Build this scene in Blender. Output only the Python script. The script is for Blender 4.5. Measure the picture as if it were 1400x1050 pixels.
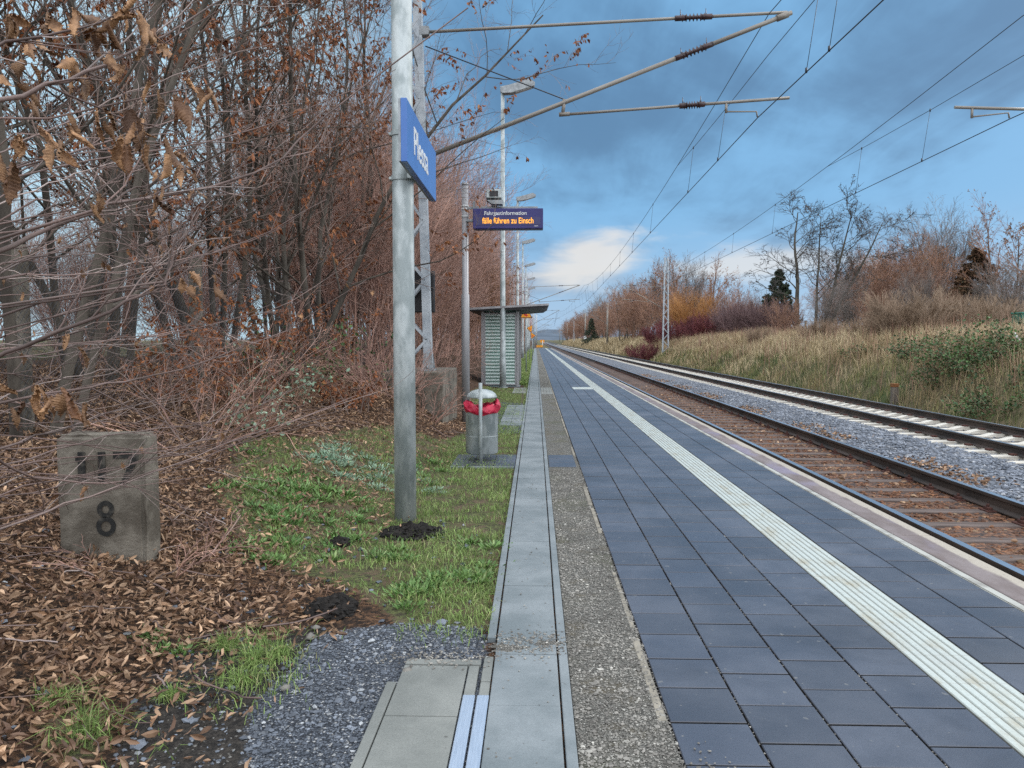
import bpy, bmesh, math, random
import numpy as np
from mathutils import Vector, Matrix

for o in list(bpy.data.objects):
    bpy.data.objects.remove(o)
scene = bpy.context.scene
C = scene.collection
R = math.radians
PI = math.pi

# ---------------------------------------------------------------- camera
F_PX = 1060.0                      # focal length in pixels of the 1400 px wide frame
H = 1.5                            # eye height over the platform
YAW = math.atan(32 / F_PX)
PITCH = math.atan(60 / F_PX)
cd = bpy.data.cameras.new('camera')
cd.sensor_width = 36
cd.lens = F_PX / 1400 * 36
cd.clip_start = 0.05
cd.clip_end = 9000
cam = bpy.data.objects.new('camera', cd)
C.objects.link(cam)
cam.location = (0, 0, H)
cam.rotation_euler = (PI / 2 - PITCH, 0, YAW)
scene.camera = cam
CM = cam.rotation_euler.to_matrix()


def P(px, py, d):
    """world point seen at pixel (1400 x 1050 frame) at distance d along the track"""
    v = CM @ Vector(((px - 700) / F_PX, (525 - py) / F_PX, -1))
    return Vector((v.x * d / v.y, d, H + v.z * d / v.y))


# ---------------------------------------------------------------- sky and sun
SUN_EL, SUN_AZ = R(30), R(60)      # azimuth from +Y towards +X
W = bpy.data.worlds.new('World')
scene.world = W
W.use_nodes = True
nt = W.node_tree
nt.nodes.clear()


class NG:
    def __init__(s, nt):
        s.nt = nt

    def n(s, t, **kw):
        nd = s.nt.nodes.new(t)
        for k, v in kw.items():
            setattr(nd, k, v)
        return nd

    def put(s, sock, v):
        if hasattr(v, 'is_linked') or isinstance(v, bpy.types.NodeSocket):
            s.nt.links.new(v, sock)
        elif isinstance(v, (tuple, list)) and len(v) == 3 and sock.type == 'RGBA':
            sock.default_value = (*v, 1)
        else:
            sock.default_value = v

    def m(s, op, a, b=0.0, c=0.0, clamp=False):
        nd = s.n('ShaderNodeMath', operation=op, use_clamp=clamp)
        for i, v in enumerate((a, b, c)):
            s.put(nd.inputs[i], v)
        return nd.outputs[0]

    def mix(s, f, a, b, mode='MIX'):
        nd = s.n('ShaderNodeMix', data_type='RGBA', blend_type=mode)
        s.put(nd.inputs[0], f)
        s.put(nd.inputs[6], a)
        s.put(nd.inputs[7], b)
        return nd.outputs[2]

    def rng(s, v, a, b, c=0.0, d=1.0, smooth=True):
        nd = s.n('ShaderNodeMapRange')
        nd.interpolation_type = 'SMOOTHSTEP' if smooth else 'LINEAR'
        for i, x in enumerate((v, a, b, c, d)):
            s.put(nd.inputs[i], x)
        return nd.outputs[0]

    def noise(s, vec, scale, detail=5, rough=.55, dist=0.0):
        nd = s.n('ShaderNodeTexNoise')
        if vec is not None:
            s.put(nd.inputs['Vector'], vec)
        nd.inputs['Scale'].default_value = scale
        nd.inputs['Detail'].default_value = detail
        nd.inputs['Roughness'].default_value = rough
        nd.inputs['Distortion'].default_value = dist
        return nd.outputs[0]

    def xyz(s, x, y, z):
        nd = s.n('ShaderNodeCombineXYZ')
        for i, v in enumerate((x, y, z)):
            s.put(nd.inputs[i], v)
        return nd.outputs[0]

    def sep(s, v):
        nd = s.n('ShaderNodeSeparateXYZ')
        s.put(nd.inputs[0], v)
        return nd.outputs


g = NG(nt)
tc = g.n('ShaderNodeTexCoord')
dx, dy, dz = g.sep(tc.outputs['Generated'])
sky = g.n('ShaderNodeTexSky', sky_type='NISHITA')
sky.sun_disc = False
sky.sun_elevation = SUN_EL
sky.sun_rotation = SUN_AZ
skyc = g.mix(1.0, sky.outputs[0], (0.10, 0.10, 0.10), 'MULTIPLY')
zc = g.m('ADD', g.m('MAXIMUM', dz, 0.0), 0.13)
u = g.m('DIVIDE', dx, zc)
v = g.m('DIVIDE', dy, zc)
cv = g.xyz(g.m('ADD', g.m('MULTIPLY', u, .85), g.m('MULTIPLY', v, -0.25)), g.m('MULTIPLY', v, 0.62), 5.3)
n1 = g.noise(cv, 1.15, 6, .54, .25)
n2 = g.noise(g.xyz(g.m('MULTIPLY', u, 2.6), g.m('MULTIPLY', v, .7), 4.0), 1.7, 7, .6, .5)
cl = g.m('ADD', g.m('MULTIPLY', n1, .78), g.m('MULTIPLY', n2, .22))
tt = g.rng(cl, .335, .555)
stratus = g.mix(tt, (.092, .210, .372), (.185, .420, .695))
el = g.m('ARCSINE', dz)
az = g.m('ARCTAN2', dx, dy)
# clearer blue band and pale veil close to the horizon
low = g.rng(el, R(0.5), R(10), 1, 0)
stratus = g.mix(g.m('MULTIPLY', low, .72), stratus, (.370, .520, .710))
# brighter towards the left where the cover is thin
stratus = g.mix(g.rng(az, R(-5), R(-20), 0, .85), stratus, (.54, .77, .90))
# a break in the clouds over the line, cream white
ea = g.m('DIVIDE', g.m('SUBTRACT', az, R(4.2)), R(5.0))
eb = g.m('DIVIDE', g.m('SUBTRACT', el, g.m('MULTIPLY_ADD', az, .22, R(4.9))), R(1.9))
nb = g.noise(g.xyz(g.m('MULTIPLY', az, 7.0), g.m('MULTIPLY', el, 20.0), 0.0), 1.4, 5, .55, .4)
dd = g.m('SQRT', g.m('ADD', g.m('MULTIPLY', ea, ea), g.m('MULTIPLY', eb, eb)))
br = g.rng(g.m('ADD', dd, g.m('MULTIPLY', g.m('SUBTRACT', nb, .5), 2.1)), .35, 1.25, 1, 0)
ec = g.m('DIVIDE', g.m('SUBTRACT', az, R(15.5)), R(7.0))
ed = g.m('DIVIDE', g.m('SUBTRACT', el, R(5.2)), R(1.3))
d2 = g.m('SQRT', g.m('ADD', g.m('MULTIPLY', ec, ec), g.m('MULTIPLY', ed, ed)))
br2 = g.rng(g.m('ADD', d2, g.m('MULTIPLY', g.m('SUBTRACT', nb, .5), 1.9)), .3, 1.2, .8, 0)
brk = g.m('MAXIMUM', br, br2)
cloud = g.mix(g.m('MULTIPLY', brk, .85), stratus, (.74, .71, .68))
# the rest of the sky, outside the view: extra brightness added overhead and behind the camera to light the scene
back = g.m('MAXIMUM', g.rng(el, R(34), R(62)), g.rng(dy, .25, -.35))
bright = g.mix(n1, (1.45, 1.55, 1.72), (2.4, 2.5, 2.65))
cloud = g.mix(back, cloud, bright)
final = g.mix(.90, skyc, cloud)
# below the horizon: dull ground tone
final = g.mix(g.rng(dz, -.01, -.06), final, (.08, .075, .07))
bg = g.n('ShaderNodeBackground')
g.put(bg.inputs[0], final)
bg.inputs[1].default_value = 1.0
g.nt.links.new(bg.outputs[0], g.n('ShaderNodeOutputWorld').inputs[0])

sl = bpy.data.lights.new('sun', 'SUN')
sl.energy = 1.3
sl.angle = R(20)
sl.color = (1, .95, .88)
so = bpy.data.objects.new('sun', sl)
C.objects.link(so)
sdir = Vector((math.sin(SUN_AZ) * math.cos(SUN_EL), math.cos(SUN_AZ) * math.cos(SUN_EL), math.sin(SUN_EL)))
so.rotation_euler = sdir.to_track_quat('Z', 'Y').to_euler()
so.location = (20, 10, 30)

scene.view_settings.view_transform = 'Standard'
scene.view_settings.look = 'None'
scene.view_settings.gamma = 1
scene.view_settings.exposure = 0.22
scene.view_settings.use_curve_mapping = False
cy = scene.cycles
cy.max_bounces = 5
cy.diffuse_bounces = 3
cy.glossy_bounces = 2
cy.transmission_bounces = 4
cy.transparent_max_bounces = 6
cy.caustics_reflective = False
cy.caustics_refractive = False
cy.use_denoising = False


# ---------------------------------------------------------------- materials
def newmat(name):
    m = bpy.data.materials.new(name)
    m.use_nodes = True
    g = NG(m.node_tree)
    b = m.node_tree.nodes['Principled BSDF']
    return m, g, b


def pmat(name, c1, c2=None, scale=6, detail=6, rough=.8, metal=0.0, bump=0.0, bscale=60, island=0.0, ic=None, spec=.4,
         stretch=(1, 1, 1), lo=.35, hi=.65, trans=0.0, coord='Object'):
    m, g, b = newmat(name)
    tc = g.n('ShaderNodeTexCoord')
    mp = g.n('ShaderNodeMapping')
    mp.inputs['Scale'].default_value = stretch
    g.put(mp.inputs[0], tc.outputs[coord])
    vec = mp.outputs[0]
    col = c1
    if c2 is not None:
        col = g.mix(g.rng(g.noise(vec, scale, detail), lo, hi), c1, c2)
    if island > 0:
        ge = g.n('ShaderNodeNewGeometry')
        ri = ge.outputs['Random Per Island']
        if ic is not None:
            col = g.mix(g.rng(ri, 1 - island, 1.0, 0, 1, False), col, ic)
        f = g.m('MULTIPLY_ADD', g.m('FRACT', g.m('MULTIPLY', ri, 7.31)), .75, .62)
        col = g.mix(1.0, col, g.xyz(f, f, f), 'MULTIPLY')
    g.put(b.inputs['Base Color'], col)
    b.inputs['Roughness'].default_value = rough
    b.inputs['Metallic'].default_value = metal
    b.inputs['Specular IOR Level'].default_value = spec
    if bump > 0:
        bp = g.n('ShaderNodeBump')
        bp.inputs['Strength'].default_value = bump
        bp.inputs['Distance'].default_value = .02
        g.put(bp.inputs['Height'], g.noise(vec, bscale, 4, .6))
        g.put(b.inputs['Normal'], bp.outputs[0])
    return m


M = {}
M['galv'] = pmat('galvanised_steel', (.255, .290, .288), (.42, .455, .45), 9, 5, .55, .35, .05, 40, stretch=(1, 1, .45), lo=.4, hi=.62)
M['galv_dark'] = pmat('weathered_steel', (.20, .215, .22), (.33, .35, .36), 7, 5, .55, .35, .04, 40)
M['galv_mast'] = pmat('mast_paint', (.27, .305, .335), (.42, .455, .48), 5, 6, .6, .1, .05, 30, lo=.3, hi=.6)
M['tube'] = pmat('cantilever_tube', (.20, .18, .155), (.25, .23, .20), 1.5, 3, .45, .2)
M['insul'] = pmat('insulator_brown', (.035, .022, .022), (.06, .03, .03), 10, 3, .3)
M['black'] = pmat('black_paint', (.012, .012, .014), (.02, .02, .022), 10, 3, .5)
M['wire'] = pmat('wire_metal', (.03, .035, .045), (.05, .055, .065), 4, 3, .5, .4)
M['alu'] = pmat('post_aluminium', (.27, .265, .27), (.35, .345, .35), 4, 5, .45, .4, stretch=(1, 1, .2))
M['white'] = pmat('white_paint', (.70, .71, .70), (.60, .61, .60), 5, 5, .5)
M['blue'] = pmat('sign_blue', (.050, .140, .40), (.060, .160, .43), 3, 4, .35)
M['dispblue'] = pmat('display_blue', (.020, .018, .120), (.026, .024, .145), 4, 4, .4)
M['yellow'] = pmat('sign_yellow', (.80, .33, .02), (.72, .28, .02), 6, 4, .5)
M['red'] = pmat('sign_red', (.55, .03, .02), (.45, .03, .02), 6, 4, .5)
M['bag'] = pmat('red_bag', (.34, .010, .036), (.48, .022, .055), 8, 4, .38)
M['conc'] = pmat('concrete_old', (.20, .185, .155), (.34, .325, .285), 7, 8, .9, 0, .35, 45)
M['concdark'] = pmat('concrete_mossy', (.085, .072, .055), (.190, .168, .135), 5, 8, .9, 0, .5, 35)
M['wood'] = pmat('weathered_wood', (.11, .09, .075), (.20, .17, .14), 5, 6, .9, 0, .3, 40, stretch=(4, 4, .6))
M['green'] = pmat('green_paint', (.02, .14, .10), (.03, .17, .12), 5, 4, .5)
M['soil'] = pmat('black_soil', (0.007, 0.006, 0.005), (0.019, 0.015, 0.012), 30, 8, .95, 0, .6, 70)
M['numeral'] = pmat('worn_numeral', (.014, .014, .013), (.085, .078, .064), 16, 8, .85, lo=.48, hi=.72)

# pavers: dark blue-grey concrete, every stone a little different
def paver_mat():
    m, g, b = newmat('paver')
    tc = g.n('ShaderNodeTexCoord')
    o = tc.outputs['Object']
    ge = g.n('ShaderNodeNewGeometry')
    ri = ge.outputs['Random Per Island']
    big = g.noise(o, 1.3, 6, .6)
    fine = g.noise(o, 160, 3, .6)
    c = g.mix(g.rng(big, .35, .68), (.048, .055, .073), (.079, .088, .110))
    f = g.m('MULTIPLY_ADD', ri, .34, .82)
    f = g.m('MULTIPLY', f, g.m('MULTIPLY_ADD', fine, .7, .65))
    c = g.mix(1.0, c, g.xyz(f, f, f), 'MULTIPLY')
    sc = g.noise(o, 9, 7, .7, 1.5)
    c = g.mix(g.rng(sc, .62, .80, 0, .40), c, (.21, .22, .24))
    damp = g.noise(o, .8, 6, .65, .6)
    dk = g.rng(damp, .48, .70, 1.0, .68)
    c = g.mix(1.0, c, g.xyz(dk, dk, dk), 'MULTIPLY')
    gum = g.noise(o, 21, 1, .4)
    c = g.mix(g.rng(gum, .735, .755, 0, .6), c, (.17, .165, .155))
    mud = g.noise(o, 3.1, 8, .75)
    c = g.mix(g.rng(mud, .60, .76, 0, .45), c, (.115, .10, .08))
    g.put(b.inputs['Base Color'], c)
    g.put(b.inputs['Roughness'], g.m('MULTIPLY_ADD', big, .3, .27))
    b.inputs['Specular IOR Level'].default_value = .60
    bp = g.n('ShaderNodeBump')
    bp.inputs['Strength'].default_value = .25
    bp.inputs['Distance'].default_value = .004
    g.put(bp.inputs['Height'], fine)
    g.put(b.inputs['Normal'], bp.outputs[0])
    return m


M['paver'] = paver_mat()
M['joint'] = pmat('joint_sand', (.012, .012, .013), (.035, .033, .03), 25, 6, .95, 0, .4, 90)


def strip_mat():
    m, g, b = newmat('tactile_white')
    tc = g.n('ShaderNodeTexCoord')
    o = tc.outputs['Object']
    x, y, z = g.sep(o)
    dirt = g.noise(g.xyz(g.m('MULTIPLY', x, 2.5), y, 0.0), 3.2, 8, .7)
    c = g.mix(g.rng(dirt, .46, .74, 0, .85), (.445, .485, .450), (.33, .285, .185))
    sm = g.noise(g.xyz(g.m('MULTIPLY', x, 1.2), g.m('MULTIPLY', y, .6), 2.0), 2.0, 6, .6)
    c = g.mix(g.rng(sm, .50, .72, 0, .35), c, (.33, .33, .31))
    j = g.m('ABSOLUTE', g.m('SUBTRACT', g.m('FRACT', g.m('DIVIDE', y, .306)), .5))
    c = g.mix(g.rng(j, .488, .497, 0, .55), c, (.28, .26, .22))
    fine = g.noise(o, 60, 4, .6)
    f = g.m('MULTIPLY_ADD', fine, .3, .84)
    c = g.mix(1.0, c, g.xyz(f, f, f), 'MULTIPLY')
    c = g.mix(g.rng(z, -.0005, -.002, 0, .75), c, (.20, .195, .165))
    spk = g.noise(o, 45, 2, .5)
    c = g.mix(g.rng(spk, .72, .76, 0, .6), c, (.10, .08, .06))
    g.put(b.inputs['Base Color'], c)
    b.inputs['Roughness'].default_value = .55
    return m


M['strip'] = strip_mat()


def slab_mat(name, c1, c2, pitch=.52, y0=3.09, jw=.004):
    m, g, b = newmat(name)
    tc = g.n('ShaderNodeTexCoord')
    o = tc.outputs['Object']
    n1 = g.noise(o, 2.2, 7, .62)
    c = g.mix(g.rng(n1, .33, .68), c1, c2)
    fine = g.noise(o, 130, 4, .65)
    f = g.m('MULTIPLY_ADD', fine, .6, .7)
    c = g.mix(1.0, c, g.xyz(f, f, f), 'MULTIPLY')
    spk = g.noise(o, 34, 3, .5)
    c = g.mix(g.rng(spk, .70, .76, 0, .55), c, (.05, .045, .04))
    st = g.noise(o, 6, 8, .75, .8)
    c = g.mix(g.rng(st, .62, .78, 0, .5), c, (.16, .135, .095))
    g.put(b.inputs['Base Color'], c)
    b.inputs['Roughness'].default_value = .85
    bp = g.n('ShaderNodeBump')
    bp.inputs['Strength'].default_value = .3
    bp.inputs['Distance'].default_value = .004
    g.put(bp.inputs['Height'], fine)
    g.put(b.inputs['Normal'], bp.outputs[0])
    return m


M['slab'] = slab_mat('slab_concrete', (.135, .160, .168), (.215, .240, .248))
M['slabwarm'] = slab_mat('slab_concrete_warm', (.150, .158, .145), (.225, .232, .212))
M['edge'] = None


def edge_mat():
    m, g, b = newmat('edge_stone')
    tc = g.n('ShaderNodeTexCoord')
    o = tc.outputs['Object']
    x, y, z = g.sep(o)
    n = g.noise(g.xyz(x, g.m('MULTIPLY', y, .35), z), 5, 8, .65)
    c = g.mix(g.rng(n, .35, .68), (.135, .105, .098), (.205, .172, .168))
    b2 = g.noise(g.xyz(x, g.m('MULTIPLY', y, .5), 3.0), 2.2, 4, .5)
    c = g.mix(g.rng(b2, .55, .68, 0, .5), c, (.215, .20, .30))
    edge = g.m('ADD', x, g.m('MULTIPLY', g.m('SUBTRACT', n, .5), .12))
    c = g.mix(g.rng(edge, 2.945, 2.975), c, (.37, .33, .27))
    n3 = g.noise(o, 22, 6, .7)
    c = g.mix(g.rng(n3, .56, .70, 0, .7), c, (.15, .11, .09))
    fine = g.noise(o, 120, 3, .6)
    f = g.m('MULTIPLY_ADD', fine, .6, .7)
    c = g.mix(1.0, c, g.xyz(f, f, f), 'MULTIPLY')
    g.put(b.inputs['Base Color'], c)
    b.inputs['Roughness'].default_value = .8
    return m


M['edge'] = edge_mat()


def ground_mat():
    m, g, b = newmat('ground')
    tc = g.n('ShaderNodeTexCoord')
    o = tc.outputs['Object']
    at = g.n('ShaderNodeAttribute')
    at.attribute_name = 'mask'
    grass, gravel, dirt = g.sep(at.outputs['Vector'])
    at2 = g.n('ShaderNodeAttribute')
    at2.attribute_name = 'dry'
    dry = at2.outputs['Fac']
    nz = g.noise(o, 5, 8, .7)
    nf = g.noise(o, 38, 6, .65)
    vor = g.n('ShaderNodeTexVoronoi')
    g.put(vor.inputs['Vector'], o)
    vor.inputs['Scale'].default_value = 26
    vr = g.n('ShaderNodeSeparateColor')
    g.put(vr.inputs[0], vor.outputs['Color'])
    leaf = g.mix(vr.outputs[0], (.045, .026, .017), (.18, .098, .052))
    leaf = g.mix(g.rng(nf, .42, .58), leaf, (.022, .015, .011))
    gc = g.mix(g.rng(nf, .38, .62), (.050, .045, .028), (.115, .130, .048))
    gc = g.mix(g.rng(nz, .46, .60), gc, (.125, .090, .058))
    v2 = g.n('ShaderNodeTexVoronoi')
    g.put(v2.inputs['Vector'], o)
    v2.inputs['Scale'].default_value = 105
    v2s = g.n('ShaderNodeSeparateColor')
    g.put(v2s.inputs[0], v2.outputs['Color'])
    gr = g.mix(v2s.outputs[0], (.030, .036, .046), (.175, .195, .225))
    gr = g.mix(g.rng(v2s.outputs[1], .9, .96), gr, (.42, .42, .41))
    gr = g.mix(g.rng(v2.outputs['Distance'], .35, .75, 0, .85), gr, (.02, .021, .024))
    di = g.mix(g.rng(nf, .38, .66), (.022, .02, .018), (.06, .052, .044))
    di = g.mix(g.rng(v2s.outputs[2], .965, .985), di, (.2, .19, .17))
    wob = g.m('MULTIPLY', g.m('SUBTRACT', g.noise(o, 7, 8, .75), .5), 1.5)
    c = leaf
    c = g.mix(g.rng(g.m('ADD', grass, wob), .38, .62), c, gc)
    c = g.mix(g.rng(g.m('ADD', dirt, wob), .40, .60), c, di)
    c = g.mix(g.rng(g.m('ADD', gravel, g.m('MULTIPLY', wob, .8)), .42, .58), c, gr)
    dg = g.mix(g.rng(nz, .35, .65), (.085, .075, .04), (.17, .135, .08))
    dg = g.mix(g.rng(g.noise(o, .35, 5, .6), .48, .62), dg, (.055, .075, .025))
    c = g.mix(dry, c, dg)
    g.put(b.inputs['Base Color'], c)
    b.inputs['Roughness'].default_value = .92
    b.inputs['Specular IOR Level'].default_value = .2
    bp = g.n('ShaderNodeBump')
    bp.inputs['Strength'].default_value = .8
    bp.inputs['Distance'].default_value = .012
    h = g.m('ADD', g.m('MULTIPLY', v2.outputs['Distance'], -.9), nf)
    g.put(bp.inputs['Height'], h)
    g.put(b.inputs['Normal'], bp.outputs[0])
    return m


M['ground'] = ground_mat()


def gravel_mat():
    m, g, b = newmat('gravel_ground')
    tc = g.n('ShaderNodeTexCoord')
    o = tc.outputs['Object']
    v = g.n('ShaderNodeTexVoronoi')
    g.put(v.inputs['Vector'], o)
    v.inputs['Scale'].default_value = 150
    s = g.n('ShaderNodeSeparateColor')
    g.put(s.inputs[0], v.outputs['Color'])
    c = g.mix(s.outputs[0], (.050, .048, .040), (.235, .225, .195))
    c = g.mix(g.rng(s.outputs[1], .90, .96), c, (.48, .46, .41))
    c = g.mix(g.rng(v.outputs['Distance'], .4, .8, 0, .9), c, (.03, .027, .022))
    n = g.noise(o, 3.5, 8, .7)
    c = g.mix(g.rng(n, .50, .68, 0, .8), c, (.105, .085, .05))
    n2 = g.noise(o, 1.1, 5, .6)
    c = g.mix(g.rng(n2, .52, .66, 0, .45), c, (.07, .075, .03))
    g.put(b.inputs['Base Color'], c)
    b.inputs['Roughness'].default_value = .9
    bp = g.n('ShaderNodeBump')
    bp.inputs['Strength'].default_value = .8
    bp.inputs['Distance'].default_value = .008
    bp.invert = True
    g.put(bp.inputs['Height'], v.outputs['Distance'])
    g.put(b.inputs['Normal'], bp.outputs[0])
    return m


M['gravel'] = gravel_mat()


def ballast_mat():
    m, g, b = newmat('ballast_ground')
    tc = g.n('ShaderNodeTexCoord')
    o = tc.outputs['Object']
    x, y, z = g.sep(o)
    v = g.n('ShaderNodeTexVoronoi')
    g.put(v.inputs['Vector'], o)
    v.inputs['Scale'].default_value = 20
    s = g.n('ShaderNodeSeparateColor')
    g.put(s.inputs[0], v.outputs['Color'])
    grey = g.mix(s.outputs[0], (.07, .08, .10), (.27, .29, .33))
    rust = g.mix(s.outputs[0], (.062, .028, .016), (.24, .115, .060))
    n = g.noise(o, 1.6, 6, .65)
    xx = g.m('ADD', x, g.m('MULTIPLY', g.m('SUBTRACT', n, .5), 1.1))
    c = g.mix(g.rng(xx, 5.25, 5.75), rust, grey)
    c = g.mix(g.m('MULTIPLY', g.rng(xx, 7.5, 7.9), g.rng(xx, 9.9, 9.5)), c, g.mix(s.outputs[0], (.06, .055, .05), (.2, .185, .165)))
    c = g.mix(g.rng(v.outputs['Distance'], .35, .8, 0, .85), c, (.02, .018, .018))
    c = g.mix(g.rng(xx, 10.5, 11.1), c, (.075, .065, .035))
    g.put(b.inputs['Base Color'], c)
    b.inputs['Roughness'].default_value = .88
    bp = g.n('ShaderNodeBump')
    bp.inputs['Strength'].default_value = 1.0
    bp.inputs['Distance'].default_value = .03
    bp.invert = True
    g.put(bp.inputs['Height'], v.outputs['Distance'])
    g.put(b.inputs['Normal'], bp.outputs[0])
    return m


M['ballast'] = ballast_mat()
M['stone'] = pmat('stone_grey', (.11, .125, .15), (.23, .25, .285), 3, 5, .85, island=.14, ic=(.34, .34, .34), bump=.2)
M['stonerust'] = pmat('stone_rust', (.085, .038, .021), (.21, .10, .052), 3, 5, .9, island=.15, ic=(.30, .21, .13), bump=.2)
M['stonewarm'] = pmat('stone_warm', (.14, .13, .115), (.26, .245, .215), 3, 5, .9, island=.15, ic=(.45, .43, .38))
M['railtop'] = pmat('rail_polished', (.40, .45, .50), (.55, .60, .66), 3, 4, .28, .9, stretch=(1, .05, 1))
M['railside'] = pmat('rail_rust', (.035, .029, .026), (.075, .055, .045), 5, 5, .75, .1, stretch=(1, .3, 1))
M['sleeper'] = pmat('sleeper_brown', (.070, .050, .042), (.15, .112, .095), 4, 7, .85, 0, .3, 30, stretch=(.4, 3, 1))
M['sleeperw'] = pmat('sleeper_concrete', (.50, .46, .39), (.64, .60, .52), 3, 7, .85, 0, .15, 40)
M['clip'] = pmat('clip_rust', (.045, .018, .014), (.09, .035, .025), 20, 5, .9)
M['leaf'] = pmat('dry_leaf', (.112, .060, .037), (.285, .172, .100), 7, 5, .6, island=.42, ic=(.50, .33, .205), coord='Object')
M['leafnear'] = pmat('curled_leaf', (.150, .075, .034), (.37, .205, .100), 30, 6, .55, bump=.3, bscale=90, island=.3, ic=(.11, .05, .024))
M['leafhang'] = pmat('hanging_leaf', (.15, .050, .020), (.30, .110, .040), 5, 4, .7, island=.18, ic=(.30, .14, .05))
M['grass'] = pmat('grass_blade', (.135, .215, .050), (.235, .335, .095), 2.2, 5, .6, island=.25, ic=(.36, .34, .16))
M['weed'] = pmat('weed_leaf', (.095, .190, .050), (.17, .28, .085), 3, 5, .5, island=.25, ic=(.25, .30, .13))
M['weedgrey'] = pmat('weed_grey_leaf', (.21, .31, .21), (.31, .42, .30), 3, 5, .7, island=.15, ic=(.12, .2, .08))
M['drygrass'] = pmat('dry_grass', (.34, .25, .135), (.56, .45, .28), .35, 5, .8, island=.30, ic=(.17, .13, .055))
M['greengrass'] = pmat('bank_grass', (.085, .115, .036), (.25, .24, .095), .55, 5, .8, island=.3, ic=(.33, .25, .13), lo=.42, hi=.58)
M['bramble'] = pmat('bramble_leaf', (0.039, 0.078, 0.029), (0.085, 0.156, 0.046), 1.2, 5, .6, island=.22, ic=(.13, .085, .045))
M['bark'] = pmat('bark_dark', (.046, .038, .030), (.115, .098, .078), 6, 7, .9, 0, .6, 28, stretch=(1, 1, .25))
M['twig'] = pmat('twig_brown', (0.160, 0.113, 0.094), (0.293, 0.208, 0.170), 1.2, 4, .8)
M['twignear'] = pmat('twig_near', (0.090, 0.060, 0.050), (0.198, 0.134, 0.115), 4, 5, .6, island=.3, ic=(.36, .29, .26))
M['twigred'] = pmat('twig_reddish', (0.273, 0.160, 0.127), (0.489, 0.296, 0.227), .6, 4, .8, island=.2, ic=(.27, .20, .17))
M['twigtan'] = pmat('twig_tan', (0.203, 0.142, 0.095), (0.338, 0.243, 0.169), .6, 4, .8)
M['twigrust'] = pmat('twig_rust', (0.224, 0.121, 0.083), (0.345, 0.199, 0.138), .5, 4, .8, island=.2, ic=(.24, .17, .14))
M['twiggrey'] = pmat('twig_grey', (0.120, 0.102, 0.094), (0.204, 0.174, 0.156), .6, 4, .8)
M['twigorange'] = pmat('twig_orange', (.30, .135, .040), (.42, .21, .07), .8, 4, .75)
M['twigdark'] = pmat('twig_darkred', (0.111, 0.029, 0.034), (0.195, 0.055, 0.058), .8, 4, .75)
M['twigpurple'] = pmat('twig_purple', (.12, .072, .074), (.19, .12, .115), .8, 4, .75)
M['barkdark'] = pmat('bark_robinia', (.042, .036, .028), (.085, .074, .056), 4, 6, .9, 0, .5, 24, stretch=(1, 1, .25))
M['twigblack'] = pmat('twig_dark', (.040, .034, .032), (.075, .062, .056), .8, 4, .8)
M['stonedark'] = pmat('stone_dark', (.062, .072, .088), (.175, .195, .225), 3, 5, .85, island=.2, ic=(.36, .37, .37), bump=.2)
M['leafrusty'] = pmat('rusty_leaf', (.155, .070, .030), (.25, .125, .05), .9, 4, .8, island=.2, ic=(.30, .17, .08))
M['needle'] = pmat('needle_green', (.022, .040, .024), (.05, .075, .04), 1.5, 4, .7, island=.3, ic=(.06, .055, .04))
M['needlebrown'] = pmat('needle_brown', (.085, .048, .026), (.15, .085, .045), 1.5, 4, .8, island=.3, ic=(.06, .055, .03))
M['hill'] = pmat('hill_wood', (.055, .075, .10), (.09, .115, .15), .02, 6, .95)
M['moss'] = pmat('moss', (.075, .105, .02), (.14, .17, .04), 12, 6, .95, 0, .5, 80)


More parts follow.
